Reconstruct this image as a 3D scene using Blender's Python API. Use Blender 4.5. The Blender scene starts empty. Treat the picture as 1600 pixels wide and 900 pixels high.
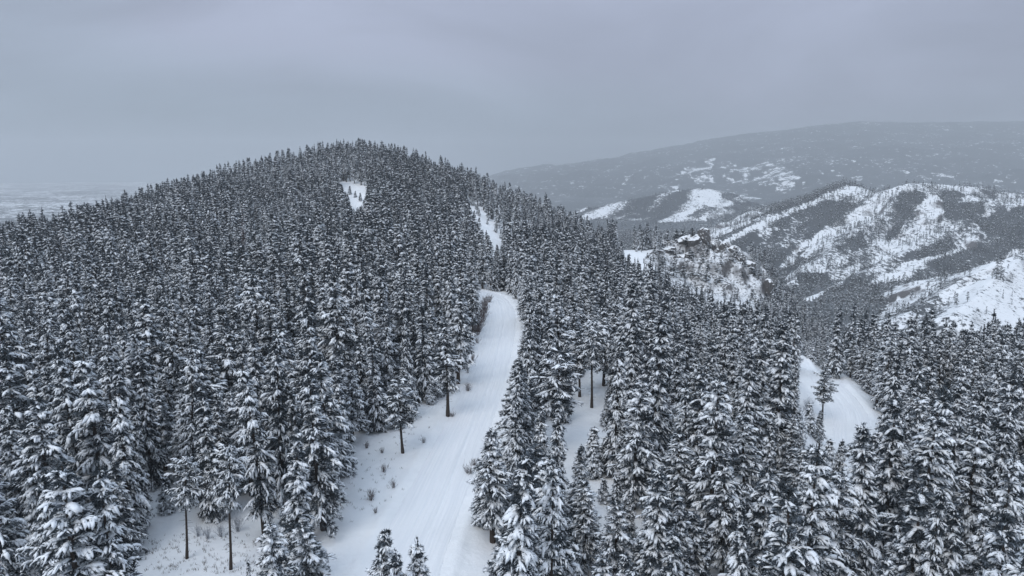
import bpy, math, numpy as np
from mathutils import Vector

S = bpy.context.scene
COL = S.collection
R = math.radians

# ------------------------------------------------------------------ camera
CAM_Z, PITCH, LENS = 36.0, R(9.84), 24.0
cam = bpy.data.objects.new('camera', bpy.data.cameras.new('camera'))
COL.objects.link(cam)
cam.location = (0, 0, CAM_Z)
cam.rotation_euler = (R(90) - PITCH, 0, 0)
cam.data.lens, cam.data.sensor_width = LENS, 36.0
cam.data.clip_start, cam.data.clip_end = 0.5, 40000
S.camera = cam

# ------------------------------------------------------------------ sky, sun, exposure
SUN_EL, SUN_AZ = R(46), R(-150)          # azimuth from +Y, clockwise
W = bpy.data.worlds.new('World')
S.world = W
W.use_nodes = True
nt = W.node_tree
nt.nodes.clear()
def N(tree, typ, **kw):
    n = tree.nodes.new(typ)
    for k, v in kw.items():
        setattr(n, k, v)
    return n
def math_node(tree, op, a, b=None, clamp=False):
    n = N(tree, 'ShaderNodeMath', operation=op, use_clamp=clamp)
    for i, x in enumerate((a, b)):
        if x is None: continue
        if hasattr(x, 'links'): tree.links.new(x, n.inputs[i])
        else: n.inputs[i].default_value = x
    return n.outputs[0]
def mix_col(tree, fac, a, b, blend='MIX'):
    n = N(tree, 'ShaderNodeMix', data_type='RGBA', blend_type=blend)
    for i, x in ((0, fac), (6, a), (7, b)):
        if hasattr(x, 'links'): tree.links.new(x, n.inputs[i])
        elif i == 0: n.inputs[0].default_value = x
        else: n.inputs[i].default_value = (*x, 1)
    return n.outputs[2]
def ramp(tree, fac, stops, interp='LINEAR'):
    n = N(tree, 'ShaderNodeValToRGB')
    n.color_ramp.interpolation = interp
    e = n.color_ramp.elements
    while len(e) < len(stops): e.new(0.5)
    for k, (p, c) in enumerate(stops):
        e[k].position = p
        e[k].color = (c, c, c, 1) if isinstance(c, (int, float)) else (*c, 1)
    tree.links.new(fac, n.inputs[0])
    return n.outputs[0]
def noise(tree, vec, scale, detail=4, rough=0.55, dist=0.0):
    n = N(tree, 'ShaderNodeTexNoise')
    n.inputs['Scale'].default_value = scale
    n.inputs['Detail'].default_value = detail
    n.inputs['Roughness'].default_value = rough
    n.inputs['Distortion'].default_value = dist
    if vec is not None: tree.links.new(vec, n.inputs['Vector'])
    return n.outputs[0]

sky = N(nt, 'ShaderNodeTexSky', sky_type='NISHITA', sun_disc=False)
sky.sun_elevation, sky.sun_rotation = SUN_EL, SUN_AZ
sky.air_density, sky.dust_density, sky.ozone_density = 1.0, 4.0, 1.0
tc = N(nt, 'ShaderNodeTexCoord')
sep = N(nt, 'ShaderNodeSeparateXYZ')
nt.links.new(tc.outputs['Generated'], sep.inputs[0])
el = math_node(nt, 'MAXIMUM', sep.outputs[2], 0.0)
# overcast deck: brighter towards the zenith several times the horizon's light, broken by soft broad cloud folds
mp = N(nt, 'ShaderNodeMapping')
mp.inputs['Scale'].default_value = (1.0, 1.0, 3.2)
mp.inputs['Location'].default_value = (0.0, 0.0, 0.0)
nt.links.new(tc.outputs['Generated'], mp.inputs[0])
cl = noise(nt, mp.outputs[0], 1.9, 5, 0.5, 0.6)
cl2 = noise(nt, mp.outputs[0], 0.9, 2, 0.5, 0.3)
grad = math_node(nt, 'ADD', math_node(nt, 'MULTIPLY', math_node(nt, 'POWER', el, 1.25), 0.85), 0.32)
fold = ramp(nt, cl, [(0.3, 0.78), (0.7, 1.22)])
tint = mix_col(nt, ramp(nt, cl2, [(0.35, 0.0), (0.65, 1.0)]), (0.76, 1.0, 1.21), (0.89, 0.98, 1.29))
deck = mix_col(nt, 1.0, tint, fold, 'MULTIPLY')
gcol = N(nt, 'ShaderNodeCombineColor')
for i in range(3): nt.links.new(grad, gcol.inputs[i])
deck = mix_col(nt, 1.0, deck, gcol.outputs[0], 'MULTIPLY')
SKY_STRENGTH = 0.1
deck = mix_col(nt, 1.0, deck, (1 / SKY_STRENGTH,) * 3, 'MULTIPLY')      # Background strength brings it back
col = mix_col(nt, 0.94, sky.outputs[0], deck)                            # thick cloud over the clear sky
bg = N(nt, 'ShaderNodeBackground')
bg.inputs[1].default_value = SKY_STRENGTH
nt.links.new(col, bg.inputs[0])
wo = N(nt, 'ShaderNodeOutputWorld')
nt.links.new(bg.outputs[0], wo.inputs[0])

sun = bpy.data.objects.new('sun', bpy.data.lights.new('sun', 'SUN'))
COL.objects.link(sun)
sun.data.energy, sun.data.angle = 1.5, R(40)
sun.data.color = (1.0, 0.985, 0.96)
d = Vector((math.sin(SUN_AZ) * math.cos(SUN_EL), math.cos(SUN_AZ) * math.cos(SUN_EL), math.sin(SUN_EL)))
sun.rotation_euler = (-d).to_track_quat('-Z', 'Y').to_euler()
sun.location = (0, 0, 300)

S.view_settings.view_transform = 'Standard'
S.view_settings.look = 'None'
S.view_settings.gamma = 1
S.view_settings.exposure = 0.0
S.render.engine = 'CYCLES'
S.cycles.max_bounces = 5
S.cycles.diffuse_bounces = 3
S.cycles.glossy_bounces = 1
S.cycles.transparent_max_bounces = 4
S.cycles.volume_bounces = 1
S.cycles.use_denoising = True
S.cycles.caustics_reflective = S.cycles.caustics_refractive = False

# ------------------------------------------------------------------ helpers
FPX = LENS / 36 * 1600
cp, sp = math.cos(PITCH), math.sin(PITCH)
def project(P):
    P = np.asarray(P, float)
    x, y, z = P[..., 0], P[..., 1], P[..., 2] - CAM_Z
    dep = y * cp - z * sp
    up = y * sp + z * cp
    dd = np.maximum(dep, 0.01)
    return 800 + FPX * x / dd, 450 - FPX * up / dd, dep
def ray(px, py):
    px, py = np.asarray(px, float), np.asarray(py, float)
    a, b = (px - 800) / FPX, (450 - py) / FPX
    v = np.stack([a, cp + b * sp, -sp + b * cp], -1)
    return v
def at_y(px, py, Y):
    v = ray(px, py)
    t = Y / v[..., 1]
    return v * t[..., None] + np.array([0, 0, CAM_Z]) if np.ndim(t) else v * t + np.array([0, 0, CAM_Z])

def hash2(i, j, seed):
    n = (i.astype(np.int64) * 374761393 + j.astype(np.int64) * 668265263 + seed * 974711) & 0x7fffffff
    n = ((n ^ (n >> 13)) * 1274126177) & 0x7fffffff
    return ((n ^ (n >> 16)) & 0xffff) / 65535.0
def vnoise(x, y, seed=0):
    i, j = np.floor(x), np.floor(y)
    fx, fy = x - i, y - j
    fx, fy = fx * fx * fx * (fx * (fx * 6 - 15) + 10), fy * fy * fy * (fy * (fy * 6 - 15) + 10)
    a, b = hash2(i, j, seed), hash2(i + 1, j, seed)
    c, e = hash2(i, j + 1, seed), hash2(i + 1, j + 1, seed)
    return (a + (b - a) * fx) * (1 - fy) + (c + (e - c) * fx) * fy
def fbm(x, y, wave, oct=4, seed=0, ridged=False):
    s, amp, tot = np.zeros_like(x, dtype=float), 1.0, 0.0
    for k in range(oct):
        c, q = math.cos(k * 1.1), math.sin(k * 1.1)
        n = vnoise((x * c - y * q) / wave * 2 ** k + 17.3 * k, (x * q + y * c) / wave * 2 ** k - 9.1 * k, seed + k)
        if ridged: n = 1 - np.abs(2 * n - 1)
        s += amp * n; tot += amp; amp *= 0.5
    return s / tot * 2 - 1

def in_poly(px, py, poly):
    inside = np.zeros(np.shape(px), bool)
    n = len(poly)
    for k in range(n):
        (x0, y0), (x1, y1) = poly[k], poly[(k + 1) % n]
        if y0 == y1: continue
        c = (y0 > py) != (y1 > py)
        inside ^= c & (px < (x1 - x0) * (py - y0) / (y1 - y0) + x0)
    return inside

def add_obj(name, data, parent=None, **props):
    o = bpy.data.objects.new(name, data)
    COL.objects.link(o)
    if parent is not None: o.parent = parent
    for k, v in props.items(): o[k] = v
    return o
def mesh_np(name, V, F, mats=(), mat_idx=None, smooth=True, attrs=None):
    """V (n,3); F list of index arrays (m,3) or (m,4)"""
    me = bpy.data.meshes.new(name)
    F = [np.asarray(f, np.int32) for f in F if len(f)]
    me.vertices.add(len(V))
    me.vertices.foreach_set('co', np.ascontiguousarray(V, np.float32).ravel())
    loops = np.concatenate([f.ravel() for f in F])
    sizes = np.concatenate([np.full(len(f), f.shape[1], np.int32) for f in F])
    starts = np.concatenate([[0], np.cumsum(sizes)[:-1]]).astype(np.int32)
    me.loops.add(len(loops)); me.loops.foreach_set('vertex_index', loops)
    me.polygons.add(len(sizes)); me.polygons.foreach_set('loop_start', starts)
    for m in mats: me.materials.append(m)
    if mat_idx is not None: me.polygons.foreach_set('material_index', np.asarray(mat_idx, np.int32))
    sm = np.full(len(sizes), smooth) if isinstance(smooth, bool) else np.asarray(smooth, bool)
    me.polygons.foreach_set('use_smooth', sm)
    if attrs:
        for k, a in attrs.items():
            at = me.attributes.new(k, 'FLOAT', 'POINT')
            at.data.foreach_set('value', np.ascontiguousarray(a, np.float32))
    me.update(calc_edges=True)
    return me

# ------------------------------------------------------------------ terrain shape
# near ground: control points (px, py of the bare ground in the photograph, distance), a thin-plate surface through them
CTRL = []
def g(px, py, Y):
    p = at_y(px, py, Y); CTRL.append(p)
def gz(x, Y, z): CTRL.append(np.array([x, Y, z], float))
for x in (-60, -30, 0, 30, 60): gz(x, 18, 0 if x < 20 else -(x - 20) * .1)
# road and clearing
for px, z, py in ((620, 0, 900), (690, 0, 760), (715, 0, 680), (770, 0.2, 570), (782, .8, 510), (766, 1.5, 462)):
    v = ray(px, py); t = (z - CAM_Z) / v[2]; CTRL.append(v * t + np.array([0, 0, CAM_Z]))
gz(-30, 58, .1); gz(-50, 60, -.3); gz(-24, 95, .3); gz(-40, 130, .6); gz(-80, 100, -1); gz(-130, 130, -2); gz(-60, 190, 2.5)
gz(-100, 180, 0); gz(-170, 180, -1)
# big hill
for Y, z in ((250, 5.5), (320, 10), (380, 17), (440, 30), (480, 37), (560, 34), (700, 0), (850, -60)): gz((560 - 800) / FPX * Y, Y, z)
for px, py, Y in ((0, 408, 265), (140, 380, 330), (270, 328, 400), (400, 296, 440), (640, 275, 480), (700, 291, 462), (760, 309, 450), (800, 326, 442),
                  (850, 344, 436), (900, 374, 428), (940, 398, 420)): g(px, py, Y)
for px, Y, z in ((0, 330, -6), (0, 420, -30), (0, 600, -80), (140, 430, -14), (140, 600, -70), (270, 500, 0), (270, 650, -60), (400, 560, 12), (400, 800, -70),
                 (700, 580, 10), (760, 560, 0), (850, 540, -30), (900, 520, -48), (700, 800, -90), (900, 700, -100)): gz((px - 800) / FPX * Y, Y, z)
gz((400 - 800) / FPX * 330, 330, 12); gz((400 - 800) / FPX * 250, 250, 6); gz((240 - 800) / FPX * 300, 300, 8); gz((150 - 800) / FPX * 230, 230, 3)
for px, py, Y in ((735, 312, 410), (765, 346, 372), (795, 390, 328), (880, 400, 370), (930, 425, 350)): g(px, py, Y)
gz((700 - 800) / FPX * 250, 250, 3); gz((790 - 800) / FPX * 260, 260, 0); gz((700 - 800) / FPX * 330, 330, 9)
# saddle, rocky rib, valley side
for px, py, Y in ((970, 388, 395), (1020, 405, 385), (1060, 392, 410), (1090, 386, 425), (1120, 400, 425), (1160, 428, 415), (1205, 462, 390),
                  (1100, 465, 330), (1170, 478, 325), (1050, 440, 340), (1000, 425, 350)): g(px, py, Y)
for px, Y, z in ((900, 250, -4), (960, 300, -12), (1060, 500, -60), (1150, 500, -75), (1000, 500, -50), (1000, 620, -100), (1250, 480, -85), (1250, 600, -108), (1450, 560, -108), (1600, 520, -105)):
    gz((px - 800) / FPX * Y, Y, z)
gz(14, 80, 0); gz(13, 100, 0); gz(20, 60, -.3); gz(18, 150, -1.2); gz(30, 200, -5)
v = ray(1320, 620); t = (-11 - CAM_Z) / v[2]; CTRL.append(v * t + np.array([0, 0, CAM_Z]))
v = ray(1280, 580); t = (-12 - CAM_Z) / v[2]; CTRL.append(v * t + np.array([0, 0, CAM_Z]))
v = ray(1340, 690); t = (-10 - CAM_Z) / v[2]; CTRL.append(v * t + np.array([0, 0, CAM_Z]))
for x, Y, z in ((45, 100, -4), (90, 100, -11), (60, 60, -6), (100, 60, -9), (60, 190, -17), (110, 180, -21), (100, 260, -37), (180, 240, -38), (150, 330, -60),
                (150, 120, -17), (60, 260, -24), (250, 400, -85), (120, 420, -85), (350, 300, -60), (350, 500, -100)): gz(x, Y, z)
CTRL = np.array(CTRL)
def tp(x, y):
    th = np.arctan2(x, y)
    return np.stack([np.clip(th, -1.25, 1.25) * 2.2, np.log(np.clip(np.hypot(x, y), 14, 1000))], -1)
U = tp(CTRL[:, 0], CTRL[:, 1])
def kern(r2): return 0.5 * r2 * np.log(r2 + 1e-9)
n_ = len(U)
K = kern(((U[:, None] - U[None]) ** 2).sum(-1)) + np.eye(n_) * 0.004
Pm = np.concatenate([np.ones((n_, 1)), U], 1)
A = np.block([[K, Pm], [Pm.T, np.zeros((3, 3))]])
sol = np.linalg.solve(A, np.concatenate([CTRL[:, 2], np.zeros(3)]))
def near_h(x, y):
    q = tp(x.ravel(), y.ravel())
    out = np.empty(len(q))
    for k in range(0, len(q), 40000):
        c = q[k:k + 40000]
        r2 = ((c[:, None] - U[None]) ** 2).sum(-1)
        out[k:k + 40000] = kern(r2) @ sol[:n_] + sol[n_] + c @ sol[n_ + 1:]
    th = np.abs(np.arctan2(x, y))
    w = np.clip((th - 0.9) / 0.9, 0, 1); w = w * w * (3 - 2 * w)
    return np.clip(out.reshape(x.shape), -112, 60) * (1 - w) + w * -3.0

def gully(x, y):
    a, b_ = x * .80 - y * .60, x * .60 + y * .80
    return fbm(a / 1.0 + 14 * fbm(x, y, 70, 2, 56), b_ * .22, 33, 4, 55)
def crest(*pts): return np.array([at_y(px, py, Y) for px, py, Y in pts])
FEATS = {
    'rocky_rib': [
        (crest((1000, 402, 395), (1022, 404, 400), (1050, 384, 408), (1075, 371, 415), (1106, 376, 416), (1140, 404, 410), (1165, 428, 400), (1200, 452, 388)), .50, 1.5),
    ],   # name: list of (crest polyline, slope, ruggedness)
    'rocky_mountain': [
        (crest((1355, 312, 1250), (1385, 298, 1280), (1418, 287, 1300), (1450, 285, 1330), (1490, 290, 1350), (1530, 293, 1370), (1600, 304, 1400), (1750, 300, 1480), (1900, 320, 1500)), .40, 1.0),
        (crest((1418, 287, 1300), (1380, 330, 1180), (1330, 372, 1060), (1270, 415, 930), (1215, 447, 850)), .42, .8),
        (crest((1600, 304, 1400), (1540, 330, 1230), (1480, 358, 1110), (1420, 390, 1000), (1350, 425, 900), (1290, 455, 820), (1250, 468, 760)), .50, .8),
        (crest((1480, 358, 1110), (1450, 400, 980), (1390, 440, 880), (1340, 470, 800)), .55, .7),
    ],
    'wooded_ridge': [
        (crest((1105, 388, 1050), (1120, 378, 1080), (1200, 338, 1200), (1280, 303, 1320), (1322, 284, 1400), (1350, 293, 1420), (1400, 310, 1450)), .42, .5),
        (crest((1322, 284, 1400), (1290, 330, 1260), (1230, 375, 1120), (1180, 405, 1000)), .45, .5),
    ],
    'snowy_slope': [
        (crest((1400, 503, 600), (1450, 472, 650), (1500, 442, 690), (1560, 407, 730), (1600, 396, 750), (1700, 365, 800), (1850, 340, 850), (2100, 330, 900)), .50, .5),
        (crest((1600, 396, 750), (1545, 450, 650), (1490, 490, 580)), .5, .4),
    ],
    'low_ridge': [
        (crest((905, 335, 2050), (920, 328, 2080), (980, 313, 2150), (1060, 297, 2220), (1095, 293, 2260), (1145, 318, 2300), (1190, 328, 2350)), .30, .7),
        (crest((1095, 293, 2260), (1060, 325, 2050), (1000, 350, 1850)), .33, .6),
    ],
    'far_ridge': [
        (crest((780, 299, 6300), (850, 284, 6300), (900, 270, 6200), (1000, 246, 6000), (1100, 223, 5900), (1200, 205, 5800), (1300, 193, 5700), (1345, 189, 5700), (1420, 191, 5600),
               (1500, 190, 5600), (1600, 189, 5500), (1800, 195, 5400), (2200, 210, 5200)), .17, .4),
        (crest((1345, 189, 5700), (1290, 225, 4900), (1240, 262, 4200), (1180, 285, 3600)), .19, .4),
        (crest((1600, 189, 5500), (1560, 230, 4500), (1480, 280, 3500)), .2, .4),
    ],
}
FN = list(FEATS)
def poly_dist(x, y, pl, s):
    best = np.full(x.shape, 1e9); zc = np.full(x.shape, -1e9); top = np.full(x.shape, -1e9)
    for a, b in zip(pl[:-1], pl[1:]):
        e = b[:2] - a[:2]
        t = np.clip(((x - a[0]) * e[0] + (y - a[1]) * e[1]) / (e @ e), 0, 1)
        dd = np.hypot(x - a[0] - t * e[0], y - a[1] - t * e[1])
        za = a[2] + t * (b[2] - a[2])
        m = za - s * dd > top
        top = np.where(m, za - s * dd, top); best = np.where(m, dd, best); zc = np.where(m, za, zc)
    return best, zc
def height(x, y):
    """-> z, owner index (-1 near ground / plain, k feature k)"""
    x, y = np.asarray(x, float), np.asarray(y, float)
    rr = np.hypot(x, y)
    z = np.empty(x.shape)
    m = rr < 1000
    plain = -112 + fbm(x, y, 900, 3, 5) * 8
    z[:] = plain
    if m.any():
        nz = near_h(x[m], y[m])
        w = np.clip((rr[m] - 650) / 350, 0, 1); w = w * w * (3 - 2 * w)
        z[m] = nz * (1 - w) + plain[m] * w
    own = np.full(x.shape, -1)
    far = (rr > 330) & (y > 0)
    if far.any():
        xf, yf = x[far], y[far]
        zf, of = z[far], own[far]
        for k, name in enumerate(FN):
            big = name == 'far_ridge'
            wave = 900 if big else 190 if name != 'rocky_rib' else 34
            for i, (pl, s, rug) in enumerate(FEATS[name]):
                wp = 9 if name == 'rocky_rib' else 0 if big else 14
                dd, zc = poly_dist(xf + wp * fbm(xf, yf, 30 if wp == 9 else 120, 3, 201), yf + wp * fbm(xf, yf, 30 if wp == 9 else 120, 3, 202), pl, s)
                fade = np.clip(dd / (wave * .6), 0, 1)
                nn = fbm(xf, yf, wave, 5, 31 + 7 * k, True)
                n2 = fbm(xf, yf, wave * .23, 3, 77 + k)
                n3 = fbm(xf, yf, wave * .33, 4, 177 + k, True)
                h = zc - s * dd * (1 + .12 * n2) + rug * (wave * .13 * (nn - .1) * fade + wave * .025 * n2 * (.25 + fade) + wave * .05 * (n3 - .15) * ((0 if big else .15) + .85 * fade) - (0 if big or k == 0 else 9 * np.maximum(gully(xf, yf), -.1) * fade))
                if name == 'rocky_rib': h = h - .7 * np.maximum(0, xf - .37 * yf) + 2.6 * fbm(xf, yf, 11, 3, 211, True)
                up = h > zf
                zf = np.where(up, h, zf); of = np.where(up, k, of)
        z[far] = zf; own[far] = of
    # snow-covered unevenness close by
    nearw = np.clip(1 - rr / 500, 0, 1)
    z += nearw * (.22 * fbm(x, y, 9, 3, 3) + .5 * fbm(x, y, 34, 2, 4)) * (rr < 500)
    return z, own
def H1(x, y): return height(np.atleast_1d(np.asarray(x, float)), np.atleast_1d(np.asarray(y, float)))[0]
def ground_hit(px, py, far=900):
    v = ray(px, py)
    ts = np.geomspace(15, far, 700)
    P = v[None] * ts[:, None] + np.array([0, 0, CAM_Z])
    dz = P[:, 2] - H1(P[:, 0], P[:, 1])
    k = np.argmax(dz < 0)
    if k == 0: k = len(ts) - 1
    t = ts[k - 1] + (ts[k] - ts[k - 1]) * dz[k - 1] / (dz[k - 1] - dz[k] + 1e-9)
    return v * t + np.array([0, 0, CAM_Z])

# road centrelines, found on the ground under their pixels
def smooth_line(P, step):
    P = np.asarray(P, float)
    for _ in range(3):
        Q = [P[0]]
        for a, b in zip(P[:-1], P[1:]): Q += [a * .75 + b * .25, a * .25 + b * .75]
        Q.append(P[-1]); P = np.array(Q)
    L = np.concatenate([[0], np.cumsum(np.hypot(*np.diff(P, axis=0).T))])
    s = np.arange(0, L[-1], step)
    return np.stack([np.interp(s, L, P[:, 0]), np.interp(s, L, P[:, 1])], -1)
main_px = [(628, 899), (655, 830), (688, 760), (715, 700), (742, 640), (764, 580), (779, 530), (786, 497), (780, 475), (764, 461)]
pts = [ground_hit(*p)[:2] for p in main_px]
d0 = pts[0] - pts[1]
ROAD = smooth_line([pts[0] + d0 * 3 + (4, -6), pts[0] + d0 * 1.4, *pts, pts[-1] + (-12, 6), pts[-1] + (-30, 8), pts[-1] + (-60, 4)], .8)
low_px = [(1230, 556), (1257, 569), (1285, 591), (1312, 620), (1332, 652), (1332, 695)]
pts = [ground_hit(*p)[:2] for p in low_px]
LOWER = smooth_line([pts[0] + (-30, 14), pts[0] + (-12, 6), *pts, pts[-1] + (-3, -9), pts[-1] + (-10, -20)], .8)
def line_dist(x, y, L):
    out = np.full(x.shape, 1e9)
    m = np.hypot(x, y) < 420
    xm, ym = x[m], y[m]; o = np.full(xm.shape, 1e9)
    for p in L[::3]: o = np.minimum(o, np.hypot(xm - p[0], ym - p[1]))
    out[m] = o
    return out
ROAD_W, LOW_W = 3.6, 3.4
def line_smooth_z(L):
    z = H1(L[:, 0], L[:, 1])
    k = np.ones(31) / 31
    return np.convolve(np.pad(z, 15, 'edge'), k, 'valid')
ROAD_Z, LOWER_Z = line_smooth_z(ROAD), line_smooth_z(LOWER)
def graded(x, y, z):
    """pull the ground level onto the road bench beside and under the roads"""
    for L, LZ, hw in ((ROAD, ROAD_Z, ROAD_W), (LOWER, LOWER_Z, LOW_W)):
        m = np.hypot(x, y) < 420
        xm, ym = x[m], y[m]
        o = np.full(xm.shape, 1e9); zz = np.zeros(xm.shape)
        for p, pz in zip(L[::3], LZ[::3]):
            dd = np.hypot(xm - p[0], ym - p[1]); b = dd < o
            o = np.where(b, dd, o); zz = np.where(b, pz, zz)
        w = np.clip(1 - (o - hw - .5) / 5, 0, 1); w = w * w * (3 - 2 * w)
        bank = .22 * np.exp(-((o - hw - .9) / .7) ** 2)
        zm = z[m]
        zm = zm * (1 - w) + (zz - .02) * w + bank * w
        zm = np.where(o < hw - .35, zm - .25, zm)
        z[m] = zm
    return z

# ------------------------------------------------------------------ areas of the photograph's open ground (pixels), used to keep trees off what stands in front of them
OPEN = [
    [(757, 457), (775, 460), (803, 485), (801, 510), (795, 560), (790, 600), (787, 640), (770, 675), (745, 755), (732, 800), (728, 850), (742, 905), (508, 905), (505, 830), (535, 815), (556, 780),
     (568, 740), (566, 690), (600, 690), (655, 690), (695, 660), (720, 630), (727, 590), (745, 535), (755, 510), (762, 480)],
    [(228, 828), (262, 816), (330, 835), (402, 835), (408, 850), (395, 905), (212, 905)],
    [(905, 585), (934, 574), (940, 600), (931, 655), (914, 690), (892, 718), (882, 706), (893, 682), (906, 650)],
    [(1250, 562), (1298, 585), (1336, 620), (1364, 656), (1340, 698), (1316, 688), (1292, 645), (1256, 612)],
    [(529, 284), (548, 285), (569, 292), (567, 306), (566, 320), (558, 321), (551, 310), (545, 298)],
    [(731, 310), (742, 318), (757, 343), (771, 359), (784, 367), (774, 375), (754, 350)],
    [(963, 383), (985, 389), (1020, 404), (1045, 392), (1035, 408), (1012, 412)],
    [(1035, 404), (1055, 370), (1112, 376), (1150, 408), (1205, 455), (1180, 466), (1110, 452), (1060, 432)],
]
SPARSE = [
    ([(640, 312), (670, 318), (700, 345), (690, 372), (655, 345)], .45),
    ([(745, 300), (840, 320), (900, 370), (960, 400), (930, 425), (800, 395), (770, 350)], .62),
]
MK = 4
def poly_mask(polys):
    yy, xx = np.mgrid[0:900 // MK + 4, 0:1600 // MK]
    m = np.zeros(xx.shape, bool)
    for p in polys: m |= in_poly(xx * MK + 2.0, yy * MK + 2.0, p)
    return m
OPEN_MASK = poly_mask(OPEN)
def hits_open(x, y, z0, h, w, base, tol=0):
    """does the silhouette of a tree cover open ground in the photograph"""
    bad = np.zeros(x.shape, int)
    for f in np.linspace(base, 1, 12):
        hw = w * ((1 - f) / (1 - base + 1e-6)) ** .8 * .95
        for s in (-1, -.5, 0, .5, 1):
            px, py, dep = project(np.stack([x + hw * s, y, z0 + h * f], -1))
            ok = (px >= 0) & (px < 1600) & (py >= 0) & (py < 900)
            i, j = np.clip((py // MK).astype(int), 0, OPEN_MASK.shape[0] - 1), np.clip((px // MK).astype(int), 0, OPEN_MASK.shape[1] - 1)
            bad += ok & OPEN_MASK[i, j]
    return bad > tol

# ------------------------------------------------------------------ materials
def new_mat(name):
    m = bpy.data.materials.new(name)
    m.use_nodes = True
    t = m.node_tree
    b = t.nodes['Principled BSDF']
    b.inputs['Roughness'].default_value = .85
    b.inputs['Specular IOR Level'].default_value = .15
    return m, t, b
def bump(t, b, h, strength, dist):
    n = N(t, 'ShaderNodeBump')
    n.inputs['Strength'].default_value = strength
    n.inputs['Distance'].default_value = dist
    t.links.new(h, n.inputs['Height'])
    t.links.new(n.outputs[0], b.inputs['Normal'])
def geo(t): return N(t, 'ShaderNodeNewGeometry')
def up_facing(t, g_):
    s = N(t, 'ShaderNodeSeparateXYZ'); t.links.new(g_.outputs['Normal'], s.inputs[0]); return s.outputs[2]
SNOW, SNOW_OLD = (.84, .85, .86), (.76, .78, .80)

M_SNOW, t, b = new_mat('snow_on_boughs')
p = geo(t).outputs['Position']
t.links.new(mix_col(t, ramp(t, noise(t, p, 1.3, 3), [(.35, 0), (.65, 1)]), (.89, .91, .93), (.76, .79, .83)), b.inputs[0])
bump(t, b, noise(t, p, 9, 3), .35, .08)

M_GROUND, t, b = new_mat('snow_ground')
p = geo(t).outputs['Position']
t.links.new(mix_col(t, ramp(t, noise(t, p, .25, 5, .6), [(.35, 0), (.7, 1)]), SNOW, SNOW_OLD), b.inputs[0])
hb = math_node(t, 'ADD', math_node(t, 'MULTIPLY', noise(t, p, .9, 5, .6), 1.0), math_node(t, 'MULTIPLY', noise(t, p, 6, 3), .12))
bump(t, b, hb, .55, .25)

M_ROAD, t, b = new_mat('packed_snow_road')
at = N(t, 'ShaderNodeAttribute', attribute_name='across')
al = N(t, 'ShaderNodeAttribute', attribute_name='along')
cv = N(t, 'ShaderNodeCombineXYZ')
t.links.new(math_node(t, 'MULTIPLY', at.outputs['Fac'], 3.0), cv.inputs[0]); t.links.new(math_node(t, 'MULTIPLY', al.outputs['Fac'], .05), cv.inputs[1])
streak = noise(t, cv.outputs[0], 1.6, 4, .6, .2)
p = geo(t).outputs['Position']
c = mix_col(t, ramp(t, streak, [(.35, 0), (.65, 1)]), (.82, .83, .845), (.73, .75, .78))
t.links.new(mix_col(t, ramp(t, noise(t, p, .12, 4), [(.4, 0), (.7, .5)]), c, SNOW_OLD), b.inputs[0])
bump(t, b, math_node(t, 'ADD', math_node(t, 'MULTIPLY', streak, .6), math_node(t, 'MULTIPLY', noise(t, p, 2.2, 4), .4)), .6, .14)

def needle_mat(name, dark, light, frost_amt):
    m, t, b = new_mat(name)
    g_ = geo(t); oi = N(t, 'ShaderNodeObjectInfo')
    tcn = N(t, 'ShaderNodeTexCoord')
    c = mix_col(t, noise(t, tcn.outputs['Object'], 1.1, 3), dark, light)
    rnd = oi.outputs['Random']
    c = mix_col(t, math_node(t, 'MULTIPLY', rnd, .5), c, tuple(x * .55 for x in dark))
    fr = ramp(t, noise(t, tcn.outputs['Object'], 1.7, 4, .7), [(.40, 0), (.62, 1)])
    up = ramp(t, math_node(t, 'ABSOLUTE', up_facing(t, g_)), [(.35, 0), (.8, 1)])
    fac = math_node(t, 'MULTIPLY', math_node(t, 'MULTIPLY', fr, math_node(t, 'ADD', math_node(t, 'MULTIPLY', up, .6), .3)), frost_amt)
    t.links.new(mix_col(t, fac, c, (.54, .62, .72)), b.inputs[0])
    b.inputs['Roughness'].default_value = .7
    return m
M_FIR = needle_mat('fir_needles', (.008, .014, .019), (.019, .027, .033), .28)
M_PINE = needle_mat('pine_needles', (.010, .016, .020), (.023, .031, .035), .32)
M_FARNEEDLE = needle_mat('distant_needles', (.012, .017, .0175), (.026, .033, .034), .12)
M_RUST = needle_mat('rusty_needles', (.05, .022, .018), (.09, .04, .032), .45)
M_FROSTED = needle_mat('frosted_needles', (.05, .06, .065), (.12, .14, .15), .95)

M_BARK, t, b = new_mat('dark_bark')
p = N(t, 'ShaderNodeTexCoord').outputs['Object']
nn = noise(t, p, 5, 5, .7)
t.links.new(mix_col(t, nn, (.022, .018, .016), (.085, .066, .055)), b.inputs[0])
bump(t, b, nn, .8, .05)

M_TWIG, t, b = new_mat('bare_twigs')
p = N(t, 'ShaderNodeTexCoord').outputs['Object']
t.links.new(mix_col(t, ramp(t, noise(t, p, 3, 3), [(.4, 0), (.65, 1)]), (.085, .055, .05), (.30, .28, .28)), b.inputs[0])
M_FROST_TWIG, t, b = new_mat('frosted_twigs')
p = N(t, 'ShaderNodeTexCoord').outputs['Object']
t.links.new(mix_col(t, ramp(t, noise(t, p, 3, 3), [(.4, 0), (.6, 1)]), (.20, .21, .24), (.62, .65, .70)), b.inputs[0])
M_GRASS, t, b = new_mat('dry_grass')
p = geo(t).outputs['Position']
t.links.new(mix_col(t, noise(t, p, 2, 2), (.05, .04, .03), (.16, .13, .10)), b.inputs[0])

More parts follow.
